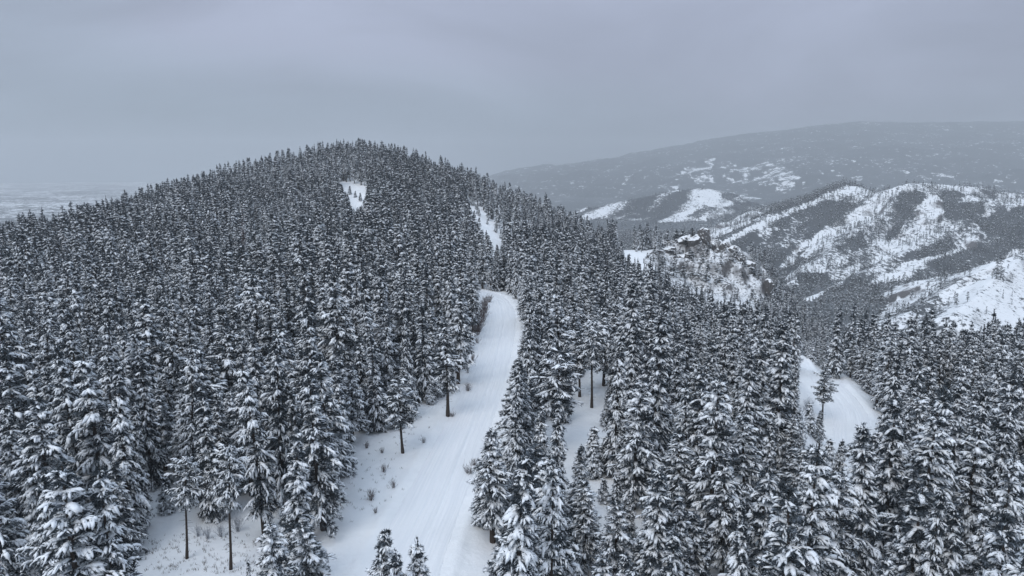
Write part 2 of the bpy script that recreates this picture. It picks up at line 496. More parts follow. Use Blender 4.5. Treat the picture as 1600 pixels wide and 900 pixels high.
M_ROCK, t, b = new_mat('snowy_rock')
g_ = geo(t); p = g_.outputs['Position']
rk = mix_col(t, noise(t, p, .8, 6, .7), (.035, .034, .035), (.17, .16, .155))
sn = ramp(t, math_node(t, 'ADD', up_facing(t, g_), math_node(t, 'MULTIPLY', noise(t, p, .9, 5, .7), .5)), [(.66, 0), (.86, 1)])
t.links.new(mix_col(t, sn, rk, SNOW), b.inputs[0])
bump(t, b, noise(t, p, 1.3, 6, .7), .9, .5)

def mountain_mat(name, scale, wood_dark, wood_light, slope_lo, slope_hi):
    """snow, dark woodland where the cover attribute says so, broken by shrubs and gullies; rock on steep faces"""
    m, t, b = new_mat(name)
    g_ = geo(t); p = g_.outputs['Position']
    at = N(t, 'ShaderNodeAttribute', attribute_name='cover')
    n1 = noise(t, p, scale, 6, .68)
    n2 = noise(t, p, scale * 6, 4, .7)
    wood = mix_col(t, n2, wood_dark, wood_light)
    thr = math_node(t, 'ADD', math_node(t, 'MULTIPLY', at.outputs['Fac'], 1.0), math_node(t, 'MULTIPLY', math_node(t, 'SUBTRACT', math_node(t, 'ADD', math_node(t, 'MULTIPLY', n1, .35), math_node(t, 'MULTIPLY', n2, .65)), .5), 3.0))
    fac = ramp(t, thr, [(.42, 0), (.56, 1)])
    rk = mix_col(t, n2, (.05, .047, .047), (.16, .15, .15))
    st = ramp(t, math_node(t, 'ADD', up_facing(t, g_), math_node(t, 'MULTIPLY', n2, .25)), [(slope_lo, 1), (slope_hi, 0)])
    snow = mix_col(t, st, mix_col(t, n1, SNOW, SNOW_OLD), rk)
    t.links.new(mix_col(t, math_node(t, 'MULTIPLY', fac, .97), snow, wood), b.inputs[0])
    bump(t, b, n2, .6, 2.0)
    return m
M_MOUNT = mountain_mat('mountain_snow', .03, (.016, .02, .023), (.065, .07, .076), .93, 1.04)
M_RIB = mountain_mat('rib_snow', .11, (.04, .04, .042), (.15, .145, .145), .72, .98)
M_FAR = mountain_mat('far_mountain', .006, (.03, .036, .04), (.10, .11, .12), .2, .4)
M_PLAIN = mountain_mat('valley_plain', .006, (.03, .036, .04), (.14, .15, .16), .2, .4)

# ------------------------------------------------------------------ terrain mesh: one polar sheet, split into its hills
ang = np.concatenate([np.linspace(-46, 46, 760), np.linspace(46, 314, 84)[1:-1]])
rad = np.concatenate([np.geomspace(5, 40, 42), np.geomspace(40, 250, 240)[1:], np.geomspace(250, 600, 120)[1:], np.geomspace(600, 2600, 250)[1:], np.geomspace(2600, 9300, 90)[1:]])
TH, RR = np.meshgrid(np.radians(ang), rad, indexing='xy')
X, Y = RR * np.sin(TH), RR * np.cos(TH)
Z, OWN = height(X, Y)
Z = graded(X, Y, Z)
PX, PY, DEP = project(np.stack([X, Y, Z], -1))
OWN[(OWN == -1) & (RR > 300) & (RR < 545) & in_poly(PX, PY, [(1005, 408), (1050, 366), (1112, 370), (1150, 402), (1225, 452), (1200, 500), (1110, 475), (1050, 450)])] = 0
# woodland cover of the far slopes: drawn by area
WOOD = {
    'rocky_mountain': [([(1402, 298), (1446, 300), (1442, 318), (1405, 316)], .95), ([(1475, 312), (1540, 320), (1535, 345), (1480, 340)], .75), ([(1380, 370), (1408, 342), (1410, 352), (1388, 372)], .95),
        ([(1516, 346), (1600, 322), (1640, 320), (1640, 385), (1600, 388), (1550, 402), (1480, 442), (1410, 500), (1370, 492), (1415, 440), (1440, 415), (1505, 388), (1570, 372), (1530, 360)], .9),
        ([(1288, 455), (1340, 425), (1400, 400), (1480, 370), (1492, 386), (1420, 411), (1360, 441), (1300, 472)], .85), ([(1244, 427), (1290, 425), (1288, 455), (1250, 455)], .8), ([(1320, 372), (1345, 362), (1352, 385), (1330, 390)], .8),
        ([(1188, 442), (1220, 418), (1250, 400), (1262, 404), (1215, 440), (1195, 455)], .75), ([(1465, 300), (1500, 296), (1510, 312), (1480, 318)], .8),
        ([(1100, 400), (1200, 345), (1290, 320), (1340, 318), (1300, 372), (1240, 408), (1190, 430)], .6),
        ([(1280, 290), (1380, 290), (1352, 309), (1320, 305)], .8)],
    'wooded_ridge': [([(1090, 400), (1200, 352), (1290, 312), (1335, 318), (1300, 350), (1250, 385), (1205, 425), (1170, 440), (1100, 420)], .8), ([(1100, 380), (1320, 277), (1350, 285), (1350, 292), (1322, 289), (1200, 341), (1118, 380)], .9)],
    'snowy_slope': [([(1555, 405), (1570, 405), (1570, 435), (1548, 450)], .6)],
    'low_ridge': [([(985, 305), (1080, 298), (1065, 318), (1030, 345), (970, 340)], .8), ([(1088, 298), (1110, 296), (1148, 318), (1120, 328), (1095, 318)], .15), ([(915, 345), (990, 322), (1000, 330), (935, 362)], .75), ([(1000, 350), (1040, 322), (1060, 325), (1010, 365)], .8), ([(1060, 350), (1200, 325), (1200, 370), (1030, 375)], .9), ([(930, 355), (1040, 360), (1040, 380), (930, 380)], .8)],
}
BASE = {'rocky_rib': .47, 'rocky_mountain': .34, 'wooded_ridge': .36, 'snowy_slope': .40, 'low_ridge': .60, 'far_ridge': .78}
FIELDS = [[(1030, 292), (1075, 262), (1100, 250), (1125, 247), (1110, 275), (1130, 285), (1050, 300)], [(1125, 262), (1190, 250), (1230, 262), (1255, 285), (1245, 298), (1150, 290), (1130, 275)],
          [(1272, 266), (1306, 265), (1306, 271), (1272, 272)], [(1325, 272), (1375, 271), (1375, 276), (1325, 277)], [(1378, 283), (1400, 282), (1400, 287), (1378, 287)], [(1150, 300), (1190, 305), (1190, 312), (1140, 310)],
          [(1430, 272), (1485, 270), (1485, 280), (1440, 282)]]
COVER = np.full(X.shape, .45)
for k, name in enumerate(FN):
    m = OWN == k
    c = np.full(m.sum(), BASE[name])
    ja = 10 if name == 'rocky_mountain' else 6
    jx = fbm(X[m], Y[m], 60, 4, 11) * ja; jy = fbm(X[m], Y[m], 60, 4, 12) * ja * .6
    for poly, v in WOOD.get(name, ()):
        c = np.where(in_poly(PX[m] + jx, PY[m] + jy, poly), v, c)
    if name != 'far_ridge': c = np.clip(c + {'rocky_mountain': .52, 'wooded_ridge': .6, 'snowy_slope': .4, 'low_ridge': .6, 'rocky_rib': .2}[name] * gully(X[m], Y[m]), {'rocky_mountain': .31, 'wooded_ridge': .2, 'snowy_slope': .18, 'low_ridge': .2, 'rocky_rib': .3}[name], 1)
    if name == 'far_ridge':
        wob = 10 * fbm(X[m], Y[m], 400, 3, 21)
        for poly in FIELDS: c = np.where(in_poly(PX[m] + wob, PY[m] + .3 * wob, poly), .50 + .35 * (fbm(X[m], Y[m], 150, 3, 22) > .0), c)
    COVER[m] = c
m = OWN == -1
COVER[m] = np.where(X[m] > 0, .78, .545) + np.where(X[m] > 0, .3, .12) * fbm(X[m], Y[m], 700, 4, 41)  # left plain: fade into haze is put into the cover tone, matching horizon sky
nA, nR = len(ang), len(rad)
idx = np.arange(nA * nR).reshape(nR, nA)
q = np.stack([idx[:-1], np.roll(idx, -1, 1)[:-1], np.roll(idx, -1, 1)[1:], idx[1:]], -1).reshape(-1, 4)[:, ::-1]
ownq = OWN.ravel()[q].max(1)
rq = RR.ravel()[q].max(1)
V = np.stack([X, Y, Z], -1).reshape(-1, 3)
cen = len(V)
V = np.concatenate([V, [[0, 0, Z[0].mean()]]])
cov = np.concatenate([COVER.ravel(), [.2]])
def sub_sheet(name, sel, mat, tris=None):
    f = q[sel]
    used = np.unique(np.concatenate([f.ravel(), tris.ravel()]) if tris is not None else f.ravel())
    mp_ = np.full(len(V), -1); mp_[used] = np.arange(len(used))
    fs = [mp_[f]] + ([mp_[tris]] if tris is not None else [])
    return add_obj(name, mesh_np(name, V[used], fs, [mat], attrs={'cover': cov[used]}), kind='structure')
fan = np.stack([np.full(nA, cen), np.roll(idx[0], -1), idx[0]], -1)
sub_sheet('ground', (ownq == -1) & (rq < 640), M_GROUND, fan)
sub_sheet('valley_plain', (ownq == -1) & (rq >= 640), M_PLAIN)
for k, name in enumerate(FN):
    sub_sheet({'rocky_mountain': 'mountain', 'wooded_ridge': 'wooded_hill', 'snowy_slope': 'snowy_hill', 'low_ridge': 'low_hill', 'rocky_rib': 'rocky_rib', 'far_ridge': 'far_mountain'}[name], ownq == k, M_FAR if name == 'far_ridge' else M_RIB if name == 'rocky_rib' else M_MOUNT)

def ground_z(x, y):
    x, y = np.atleast_1d(np.asarray(x, float)), np.atleast_1d(np.asarray(y, float))
    return graded(x, y, height(x, y)[0])

# ------------------------------------------------------------------ roads: ruts, crown and soft shoulders in the packed snow
def road_sheet(name, L, LZ, hw):
    tan = np.gradient(L, axis=0); tan /= np.linalg.norm(tan, axis=1)[:, None]
    nor = np.stack([tan[:, 1], -tan[:, 0]], -1)
    off = np.linspace(-hw - .15, hw + .15, 41)
    s = np.arange(len(L)) * .8
    O, Sg = np.meshgrid(off, s)
    wob = .35 * np.interp(s, np.arange(0, s[-1] + 20, 14), np.random.RandomState(5).uniform(-1, 1, len(np.arange(0, s[-1] + 20, 14))))[:, None]
    h = .05 * (1 - (O / hw) ** 2)
    for c, dpt, wd in ((-.95, .12, .20), (.75, .12, .20), (-1.5, .04, .2), (1.35, .05, .25), (-.35, .03, .2), (2.3, .04, .3), (-2.5, .04, .3)):
        h -= dpt * np.exp(-((O - c - wob) / wd) ** 2)
    h += .05 * np.exp(-((O - .1 - wob) / .3) ** 2)
    Xr, Yr = L[:, None, 0] + nor[:, None, 0] * O, L[:, None, 1] + nor[:, None, 1] * O
    h += .03 * fbm(Xr, Yr, 2.5, 3, 61)
    edge = np.clip((np.abs(O) - hw + .5) / .65, 0, 1)
    Zr = LZ[:, None] + h + .03 - .3 * edge ** 2
    n, m_ = Xr.shape
    ii = np.arange(n * m_).reshape(n, m_)
    f = np.stack([ii[:-1, :-1], ii[:-1, 1:], ii[1:, 1:], ii[1:, :-1]], -1).reshape(-1, 4)
    me = mesh_np(name, np.stack([Xr, Yr, Zr], -1).reshape(-1, 3), [f[:, ::-1]], [M_ROAD], attrs={'across': (O - wob * .8).ravel(), 'along': Sg.ravel()})
    return add_obj(name, me, kind='structure')
road_sheet('road', ROAD, ROAD_Z, ROAD_W)
road_sheet('lower_road', LOWER, LOWER_Z, LOW_W)

# ------------------------------------------------------------------ conifers
DOME = np.array([[0, 0, 1.0]] + [[.62 * math.cos(a), .62 * math.sin(a), .72] for a in np.arange(6) * math.pi / 3] + [[math.cos(a + .5), math.sin(a + .5), .05] for a in np.arange(6) * math.pi / 3] + [[0, 0, -.35]])
DF = []
for k in range(6):
    n1 = (k + 1) % 6
    DF += [(0, 1 + k, 1 + n1), (1 + k, 7 + k, 1 + n1), (1 + n1, 7 + k, 7 + n1), (13, 7 + n1, 7 + k)]
DF = np.array(DF)
def unit(v): return v / (np.linalg.norm(v, axis=-1, keepdims=True) + 1e-9)

def tree_parts(seed, H, Rm, base, kind, step, nbr, twigs, tuft, ktuft, tlen, twid, pad, snow, sticks=True):
    """numpy arrays of trunk, needles and snow. H height, Rm crown radius, base bare fraction, pad size factor"""
    rs = np.random.RandomState(seed)
    # bend of the stem
    bx, by = rs.uniform(-.25, .25, 2)
    def axis(z):
        f = z / H
        return np.stack([bx * f * f * H * .08 + .05 * np.sin(f * 7 + seed), by * f * f * H * .08 + .05 * np.cos(f * 6 + seed), z], -1)
    zs = np.linspace(-.6, H * .985, 12)
    r = (.0115 if kind == 'crown' else .014) * H * (1 - zs / H) ** .8 + .015
    r[:2] *= 1.25
    c = axis(zs)
    a = np.arange(7) * 2 * math.pi / 7
    TV = (c[:, None] + np.stack([np.cos(a)[None] * r[:, None], np.sin(a)[None] * r[:, None], np.zeros((12, 7))], -1)).reshape(-1, 3)
    ii = np.arange(84).reshape(12, 7)
    TF = np.stack([ii[:-1], np.roll(ii, -1, 1)[:-1], np.roll(ii, -1, 1)[1:], ii[1:]], -1).reshape(-1, 4)
    SV, SF = [TV], [TF]; nS = len(TV)
    pts, dirs, snp, snd, snr = [], [], [], [], []
    z0 = base * H
    if base > .25 and sticks:
        for zl in np.arange(H * .10, z0, .42):
            for _ in range(2):
                a_ = rs.uniform(0, 6.28); L_ = rs.uniform(.25, 1.0) * (.5 + zl / z0 * .6); b0 = axis(np.array(zl)); tip = b0 + np.array([math.cos(a_) * L_, math.sin(a_) * L_, rs.uniform(-.25, .1)])
                sd_ = np.array([-math.sin(a_), math.cos(a_), 0])
                ring = np.concatenate([[p0_ + sd_ * r_, p0_ - sd_ * r_ * .5 + np.array([0, 0, r_]), p0_ - sd_ * r_ * .5 - np.array([0, 0, r_])] for p0_, r_ in ((b0, .022), (tip, .008))])
                jj = np.arange(6).reshape(2, 3)
                SV.append(ring); SF.append(nS + np.stack([jj[:-1], np.roll(jj, -1, 1)[:-1], np.roll(jj, -1, 1)[1:], jj[1:]], -1).reshape(-1, 4)); nS += 6
    zlev = np.arange(z0, H * .97, step)
    ph = 0
    lump = rs.uniform(.7, 1.2, 24)
    for zl in zlev:
        t_ = (zl - z0) / (H - z0)
        if kind == 'fir': prof = (1 - t_) ** .82 * (.9 + .1 * math.sin(t_ * 9 + seed)) * min(1, .72 + 2.0 * t_)
        elif kind == 'pine': prof = max(.04, (1 - t_ ** 1.25)) ** .85 * min(1, .66 + 1.6 * t_) * (.88 + .16 * math.sin(t_ * 13 + seed))
        else: prof = max(.05, (1 - t_ ** 2.6)) ** .6 * min(1, .55 + 2.2 * t_)
        nb = max(3, int(nbr * (.55 + .45 * (1 - t_)) + rs.rand()))
        for k in range(nb):
            ph += 2.39996 + rs.uniform(-.35, .35)
            L = Rm * prof * rs.uniform(.62, 1.12) * lump[int((ph * 24 / 6.283)) % 24 // 2 * 2]
            if kind != 'fir' and rs.rand() < .12: L *= .45
            if L < .12: L = .12
            zb = zl + rs.uniform(-.28, .28) * step
            laden = rs.rand() < snow + .10
            load = rs.uniform(.55, 1.45)
            dv = np.array([math.cos(ph), math.sin(ph), 0])
            rise = {'fir': .10 + .75 * t_ ** 2.5, 'pine': .30 + .7 * t_ ** 2, 'crown': .28 + .6 * t_}[kind] + rs.uniform(-.12, .12)
            droop = {'fir': .52, 'pine': .48, 'crown': .45}[kind] * (1 - .5 * t_) * rs.uniform(.7, 1.4)
            b0 = axis(np.array(zb))
            def P(s): return b0 + dv * L * s[:, None] + np.array([0, 0, 1.]) * (rise * s - droop * s * s)[:, None] * L
            def T(s): return unit(dv * np.ones(len(s))[:, None] + np.array([0, 0, 1.]) * (rise - 2 * droop * s)[:, None])
            if sticks and L > .7:
                ss = np.array([0, .45, .9]); pp = P(ss); rr_ = np.array([.022, .014, .005]) * (1 + L * .4)
                side = np.array([-dv[1], dv[0], 0])
                ring = np.stack([pp + side * rr_[:, None], pp - side * rr_[:, None] * .5 + np.array([0, 0, 1]) * rr_[:, None], pp - side * rr_[:, None] * .5 - np.array([0, 0, 1]) * rr_[:, None]], 1).reshape(-1, 3)
                jj = np.arange(9).reshape(3, 3)
                SV.append(ring); SF.append(nS + np.stack([jj[:-1], np.roll(jj, -1, 1)[:-1], np.roll(jj, -1, 1)[1:], jj[1:]], -1).reshape(-1, 4)); nS += 9
            nt_ = max(2, int(L / tuft))
            s = (np.arange(nt_) + rs.rand(nt_)) / nt_
            s = .22 + .8 * s if kind != 'fir' else .12 + .88 * s
            pts.append(P(s)); dirs.append(T(s))
            npad = max(1, int(round(L / (.30 * pad))))
            sp_ = .28 + .74 * (np.arange(npad) + rs.rand(npad) * .8) / npad
            keep = rs.rand(npad) < (.9 if laden else .12)
            if keep.any():
                snp.append(P(sp_[keep])); snd.append(T(sp_[keep])); snr.append(np.stack([np.full(keep.sum(), .40), np.full(keep.sum(), .145), np.full(keep.sum(), .125)], -1) * (pad * load ** .6 * rs.uniform(.45, 1.45, (keep.sum(), 1))))
            for w in range(twigs):
                st = .2 + .72 * (w + rs.rand()) / twigs
                sg = 1 if w % 2 else -1
                lt = (.46 * L * (1 - .75 * st) + .12) * rs.uniform(.7, 1.2)
                p0 = P(np.array([st]))[0]; t0 = T(np.array([st]))[0]
                sd = np.array([-dv[1], dv[0], 0]) * sg
                td = unit(t0 * .80 + sd * .62 + np.array([0, 0, rs.uniform(-.42, 0)]))
                n2 = max(1, int(lt / tuft))
                ts = ((np.arange(n2) + .35 + .65 * rs.rand(n2)) / n2)[:, None]
                pp = p0 + td * lt * ts - np.array([0, 0, 1]) * (.22 * lt * ts * ts)
                pts.append(pp); dirs.append(np.repeat(td[None], n2, 0))
                if lt > .22 * pad and rs.rand() < (.8 if laden else .08):
                    q_ = rs.uniform(.45, .9)
                    snp.append((p0 + td * lt * q_ - np.array([0, 0, .22 * lt * q_ * q_]))[None]); snd.append(unit(td - np.array([0, 0, .2]))[None])
                    snr.append(np.array([[.37, .105, .09]]) * pad * load ** .6 * rs.uniform(.5, 1.3))
    # leader
    top = axis(np.linspace(H * .9, H, 6)); pts.append(top); dirs.append(np.repeat([[0, 0, 1.]], 6, 0))
    P_, D_ = np.concatenate(pts), np.concatenate(dirs)
    n = len(P_)
    rd = rs.normal(0, 1, (n, ktuft, 3))
    dd = unit(D_[:, None] * 1.0 + unit(rd) * 1.05 + np.array([0, 0, -.12]))
    wv = unit(np.cross(dd, rs.normal(0, 1, (n, ktuft, 3)))) * twid * rs.uniform(.6, 1.3, (n, ktuft, 1))
    ctr = P_[:, None] + rs.normal(0, .05, (n, ktuft, 3))
    ln = tlen * rs.uniform(.6, 1.2, (n, ktuft, 1))
    NV = np.stack([ctr - wv - dd * ln * .25, ctr + wv - dd * ln * .25, ctr + dd * ln], 2).reshape(-1, 3)
    NF = np.arange(len(NV)).reshape(-1, 3)
    if snp:
        C_, D2, R_ = np.concatenate(snp), np.concatenate(snd), np.concatenate(snr)
        m_ = len(C_)
        upv = np.array([0, 0, 1.])
        nrm = unit(upv - D2 * D2[:, 2:3] * .85); bt = unit(np.cross(nrm, D2)); tt = unit(np.cross(bt, nrm))
        d_ = DOME[None] * (1 + rs.uniform(-.38, .34, (m_, 14, 1)))
        d_ = d_ * R_[:, None]
        PV = C_[:, None] + upv * .05 * pad + d_[..., 0:1] * tt[:, None] + d_[..., 1:2] * bt[:, None] + d_[..., 2:3] * nrm[:, None]
        # heavy tips sag
        PV[..., 2] -= .9 * np.maximum(d_[..., 0], 0) ** 2 / (R_[:, None, 0] + 1e-6) * .5
        PF = (DF[None] + (np.arange(m_) * 14)[:, None, None]).reshape(-1, 3)
        PV = PV.reshape(-1, 3)
    else:
        PV, PF = np.zeros((0, 3)), np.zeros((0, 3), int)
    return np.concatenate(SV), np.concatenate(SF), NV, NF, PV, PF

NEAR = dict(step=.54, nbr=7.0, twigs=9, tuft=.25, ktuft=7, tlen=.28, twid=.038, pad=.72)
# key: kind, height, crown radius, bare fraction, snow, material, tree name
SPEC = {
    'fir_a': ('fir', 14, 2.1, .05, .58, M_FIR, 'fir_tree'), 'fir_b': ('fir', 14, 1.8, .06, .75, M_FIR, 'fir_tree'), 'fir_c': ('fir', 14, 2.5, .05, .66, M_FIR, 'fir_tree'),
    'fir_d': ('fir', 14, 2.2, .08, .42, M_FIR, 'fir_tree'),
    'pine_a': ('pine', 14, 2.7, .16, .62, M_PINE, 'pine_tree'), 'pine_b': ('pine', 14, 2.4, .22, .72, M_PINE, 'pine_tree'), 'pine_c': ('pine', 14, 3.0, .12, .55, M_PINE, 'pine_tree'),
    'pine_d': ('pine', 14, 2.5, .30, .48, M_PINE, 'pine_tree'), 'pine_e': ('pine', 14, 2.8, .10, .82, M_PINE, 'pine_tree'),
    'bare_a': ('crown', 13, 2.2, .54, .88, M_PINE, 'pine_tree'), 'bare_b': ('crown', 13, 2.3, .40, .66, M_PINE, 'pine_tree'),
    'young': ('fir', 6, 1.25, .05, .7, M_PINE, 'pine_tree'),
}
def three_meshes(key, sd, detail):
    kind, H, Rm, base, snow, mat, nm = SPEC[key]
    d_ = dict(detail)
    if key == 'young': d_.update(step=.3, tuft=.2, tlen=.2, pad=.8)
    if kind == 'fir': d_['step'] *= .9
    if kind in ('pine', 'crown'): d_['pad'] *= 1.08
    a = tree_parts(sd, H, Rm, base, kind, snow=snow, **d_)
    return (mesh_np('trunk', a[0], [a[1]], [M_BARK]), mesh_np('crown', a[2], [a[3]], [mat], smooth=False), mesh_np('snow', a[4], [a[5]], [M_SNOW]))
PROTO = {k: three_meshes(k, 100 + i * 13, NEAR) for i, k in enumerate(SPEC)}
rust = [m.copy() for m in PROTO['fir_d']]; rust[1].materials.clear(); rust[1].materials.append(M_RUST)
PROTO['rust'] = tuple(rust); SPEC['rust'] = SPEC['fir_d']
pale = [m.copy() for m in PROTO['pine_e']]; pale[1].materials.clear(); pale[1].materials.append(M_FROSTED)
PROTO['pale'] = tuple(pale); SPEC['pale'] = SPEC['pine_e']

first_of = {}
def plant(key, x, y, z, h, width, rot, tilt=(0, 0)):
    """one tree of its own: Empty at the foot > trunk, crown > snow"""
    kind, H, Rm, base, snow, mat, nm = SPEC[key]
    if key not in first_of:
        root = bpy.data.objects.new(nm, None)
        COL.objects.link(root)
        ms = PROTO[key]
        tr = add_obj('trunk', ms[0], root); cr = add_obj('crown', ms[1], root); sn = add_obj('snow', ms[2], cr, kind='stuff')
        first_of[key] = (root, tr, cr, sn)
    else:
        r0, t0, c0, s0 = first_of[key]
        root = r0.copy(); COL.objects.link(root)
        tr = t0.copy(); COL.objects.link(tr); tr.parent = root
        cr = c0.copy(); COL.objects.link(cr); cr.parent = root
        sn = s0.copy(); COL.objects.link(sn); sn.parent = cr
    root.location = (x, y, z)
    root.rotation_euler = (tilt[0], tilt[1], rot)
    root.scale = (width / Rm, width / Rm, h / H)
    return root

# ---- trees placed one by one from the photograph: key, px, top py, base py or None, distance or None, half width px, label
HAND = [
    ('bare_a', 292, 712, 873, None, 28, 'bare-stemmed pine leaning over the small clearing, its trunk snow-free'),
    ('bare_a', 360, 690, 890, None, 30, 'round-topped pine with the longest bare trunk at the clearing edge'),
    ('bare_b', 629, 588, 707, None, 31, 'lone small pine standing on the open road verge'),
    ('pine_c', 505, 578, 828, None, 60, 'big dark bushy pine beside the road verge, lower branches reaching the snow'),
    ('pine_a', 415, 562, 838, None, 46, 'tall dark pine next to the clearing and the big bushy roadside pine'),
    ('fir_b', 205, 570, 850, None, 34, 'tall narrow fir rising above the snowy shrubs by the clearing'),
    ('fir_c', 195, 720, 868, None, 38, 'low conical fir at the corner of the small clearing'),
    ('pine_e', 432, 808, None, 46, 60, 'thickly snowed pine top, larger of the pair at the foot of the clearing'),
    ('pine_b', 480, 806, None, 50, 52, 'slimmer snowed pine top of the pair at the foot of the clearing'),
    ('pine_c', 590, 832, None, 42, 62, 'tallest of the little pine tops poking up in front of the road'),
    ('fir_c', 618, 860, None, 41, 52, 'shortest middle pine top of the three in front of the road'),
    ('pine_a', 642, 843, None, 43, 58, 'thin pine top nearest the road centre in front of it'),
    ('young', 386, 874, None, 52, 9, 'tiny snowed sapling at the lower edge of the clearing'),
    ('pine_b', 768, 670, None, 62, 46, 'shaggy pine leaning against the huge pine, its branches over the road edge'),
    ('fir_c', 842, 690, None, 56, 76, 'huge drooping snow-laden conifer on the near road shoulder'),
    ('pine_c', 800, 560, 715, None, 36, 'dense pine at the road edge behind the huge drooping conifer'),
    ('bare_b', 868, 545, 706, None, 46, 'broad pine with a short stem at the edge of the snowy gap'),
    ('bare_b', 905, 512, 620, None, 28, 'nearer of the two bare-stemmed pines at the back of the snowy gap'),
    ('bare_a', 924, 500, 637, None, 28, 'slim pine with the dark straight trunk in the snowy gap'),
    ('pine_e', 988, 588, 795, None, 56, 'heavily snowed broad pine on the valley side of the snowy gap'),
    ('pine_e', 915, 744, None, 57, 50, 'pine with a flat snow-loaded top bough at the lower end of the snowy gap'),
    ('pine_b', 962, 775, None, 53, 44, 'snow-mottled pine below the heavily snowed broad pine'),
    ('pine_d', 1018, 800, None, 55, 38, 'dim pine with dark stem in front of the forest hollow'),
    ('young', 925, 668, 735, None, 22, 'thin young pine in the snowy gap before the heavily snowed pine'),
    ('bare_b', 1285, 576, 646, None, 19, 'scrawny young pine standing alone against the lower road'),
    ('pine_a', 1072, 600, 765, None, 36, 'pine with twin visible stems above the small forest hollow'),
    ('fir_a', 1300, 480, 590, None, 22, 'upright dark fir at the upper end of the lower road'),
    ('pine_a', 1420, 610, 790, None, 52, 'wide layered pine on the valley edge of the lower road'),
    ('fir_c', 1408, 795, None, 48, 46, 'perfectly conical fir with long snowy boughs low in the valley forest'),
    ('pine_e', 1470, 770, None, 52, 50, 'thickly snowed fir next to the perfectly conical one'),
    ('pine_a', 1580, 700, None, 54, 60, 'spreading pine with snow balls on dark boughs at the picture edge'),
    ('fir_b', 1545, 830, None, 42, 34, 'pointed white fir low in front of the spreading pine'),
    ('pine_e', 1160, 640, 850, None, 58, 'round snow-clotted pine in the forest between the two roads'),
    ('fir_b', 1090, 800, None, 52, 44, 'cone-shaped fir below the round snow-clotted pine'),
    ('fir_a', 75, 755, None, 54, 44, 'snowy fir nearest the camera on the hill side of the clearing'),
    ('fir_d', 165, 790, None, 50, 38, 'shaggy greyish fir between the nearest snowy fir and the clearing'),
    ('pine_b', 130, 540, 800, None, 38, 'dark upright pine well behind the shaggy greyish fir'),
    ('pine_b', 716, 455, 600, None, 30, 'snow-capped pine crowding the road bend beside brown brush'),
    ('pine_c', 737, 402, 500, None, 22, 'dense pine screening the hill side of the road bend'),
    ('fir_c', 905, 694, None, 66, 32, 'low snowy fir closing the lower end of the snowy gap'),
    ('pine_d', 700, 500, 650, None, 32, 'dark pine over the verge with an overhanging snowy bough'),
    ('rust', 375, 333, None, 215, 9, 'rust-brown dying fir in the green forest of the hill'),
    ('pale', 268, 425, None, 165, 15, 'pale frosted conifer standing out in the hill forest'),
    ('fir_b', 490, 515, None, 115, 24, 'slender fir with evenly stacked snowy boughs above the big bushy pine'),
    ('fir_b', 585, 500, None, 122, 24, 'pointed fir in the hill forest uphill of the lone verge pine'),
    ('pine_a', 960, 470, None, 120, 32, 'snowy pine beyond the snowy gap'),
    ('pine_c', 840, 440, None, 140, 30, 'dense pine on the valley side of the road bend'),
    ('fir_b', 1180, 545, None, 105, 30, 'tall pointed fir halfway between snowy gap and lower road'),
    ('fir_a', 1010, 690, None, 72, 32, 'narrow fir in front of the twin-stemmed pine'),
    ('pine_b', 325, 560, None, 88, 34, 'full snowy pine in the hill forest behind the clearing'),
    ('fir_a', 40, 560, None, 84, 32, 'steep fir at the hill-forest margin of the view'),
    ('pine_b', 1340, 690, None, 100, 34, 'pine hiding the bottom end of the lower road'),
    ('pine_e', 1530, 610, None, 92, 40, 'large white pine beyond the lower road'),
    ('fir_b', 1240, 700, None, 74, 36, 'pointed fir on the near side of the lower road'),
]
trees = []   # dict per tree
def add_tree(**k): trees.append(k)
rsH = np.random.RandomState(77)
for key, px, top, by_, Yd, hw, label in HAND:
    kind, H, Rm, base, *_ = SPEC[key]
    if by_ is not None:
        p_ = ground_hit(px, by_); x, y = p_[0], p_[1]
    else:
        p_ = at_y(px, top, Yd); x, y = p_[0], p_[1]
    z = ground_z(x, y)[0]
    v = ray(px, top); tz = CAM_Z + v[2] * y / v[1]
    h = float(np.clip(tz - z, 2.0, 24))
    dep = project(np.array([x, y, z + h * .5]))[2]
    add_tree(key=key, x=x, y=y, z=z, h=h, w=hw * dep / FPX * 1.02, label=label, hand=True, base=base)

# ---- the forest: jittered grid over the slopes
rs = np.random.RandomState(4)
def jitter_grid(x0, x1, y0, y1, cell):
    gx, gy = np.meshgrid(np.arange(x0, x1, cell), np.arange(y0, y1, cell))
    return (gx + rs.uniform(-.48, .48, gx.shape) * cell).ravel(), (gy + rs.uniform(-.48, .48, gy.shape) * cell).ravel()
gx, gy = jitter_grid(-420, 330, 30, 560, 3.95)
rr = np.hypot(gx, gy)
th = np.degrees(np.arctan2(gx, gy))
k = (np.abs(th) < 45) & (rr > 34) & (rr < 560)
gx, gy, rr = gx[k], gy[k], rr[k]
gzv, gown = height(gx, gy)
gzv = graded(gx, gy, gzv)
gh = rs.normal(13.8, 2.8, len(gx)) * (1 + .34 * fbm(gx, gy, 46, 3, 90)) * np.where((gzv > 18) & (gy > 300), rs.uniform(.75, 1.3, len(gx)), 1)
small = rs.rand(len(gx)) < .18
gh = np.where(small, gh * rs.uniform(.45, .75, len(gx)), gh)
gh = np.clip(gh, 4, 20.5)
keys = np.array(['fir_a', 'fir_b', 'fir_c', 'fir_d', 'pine_a', 'pine_b', 'pine_c', 'pine_d', 'pine_e'])
mixn = fbm(gx, gy, 45, 3, 91)
pf = np.clip(.45 - mixn * .9, .15, .85)
isfir = rs.rand(len(gx)) < pf
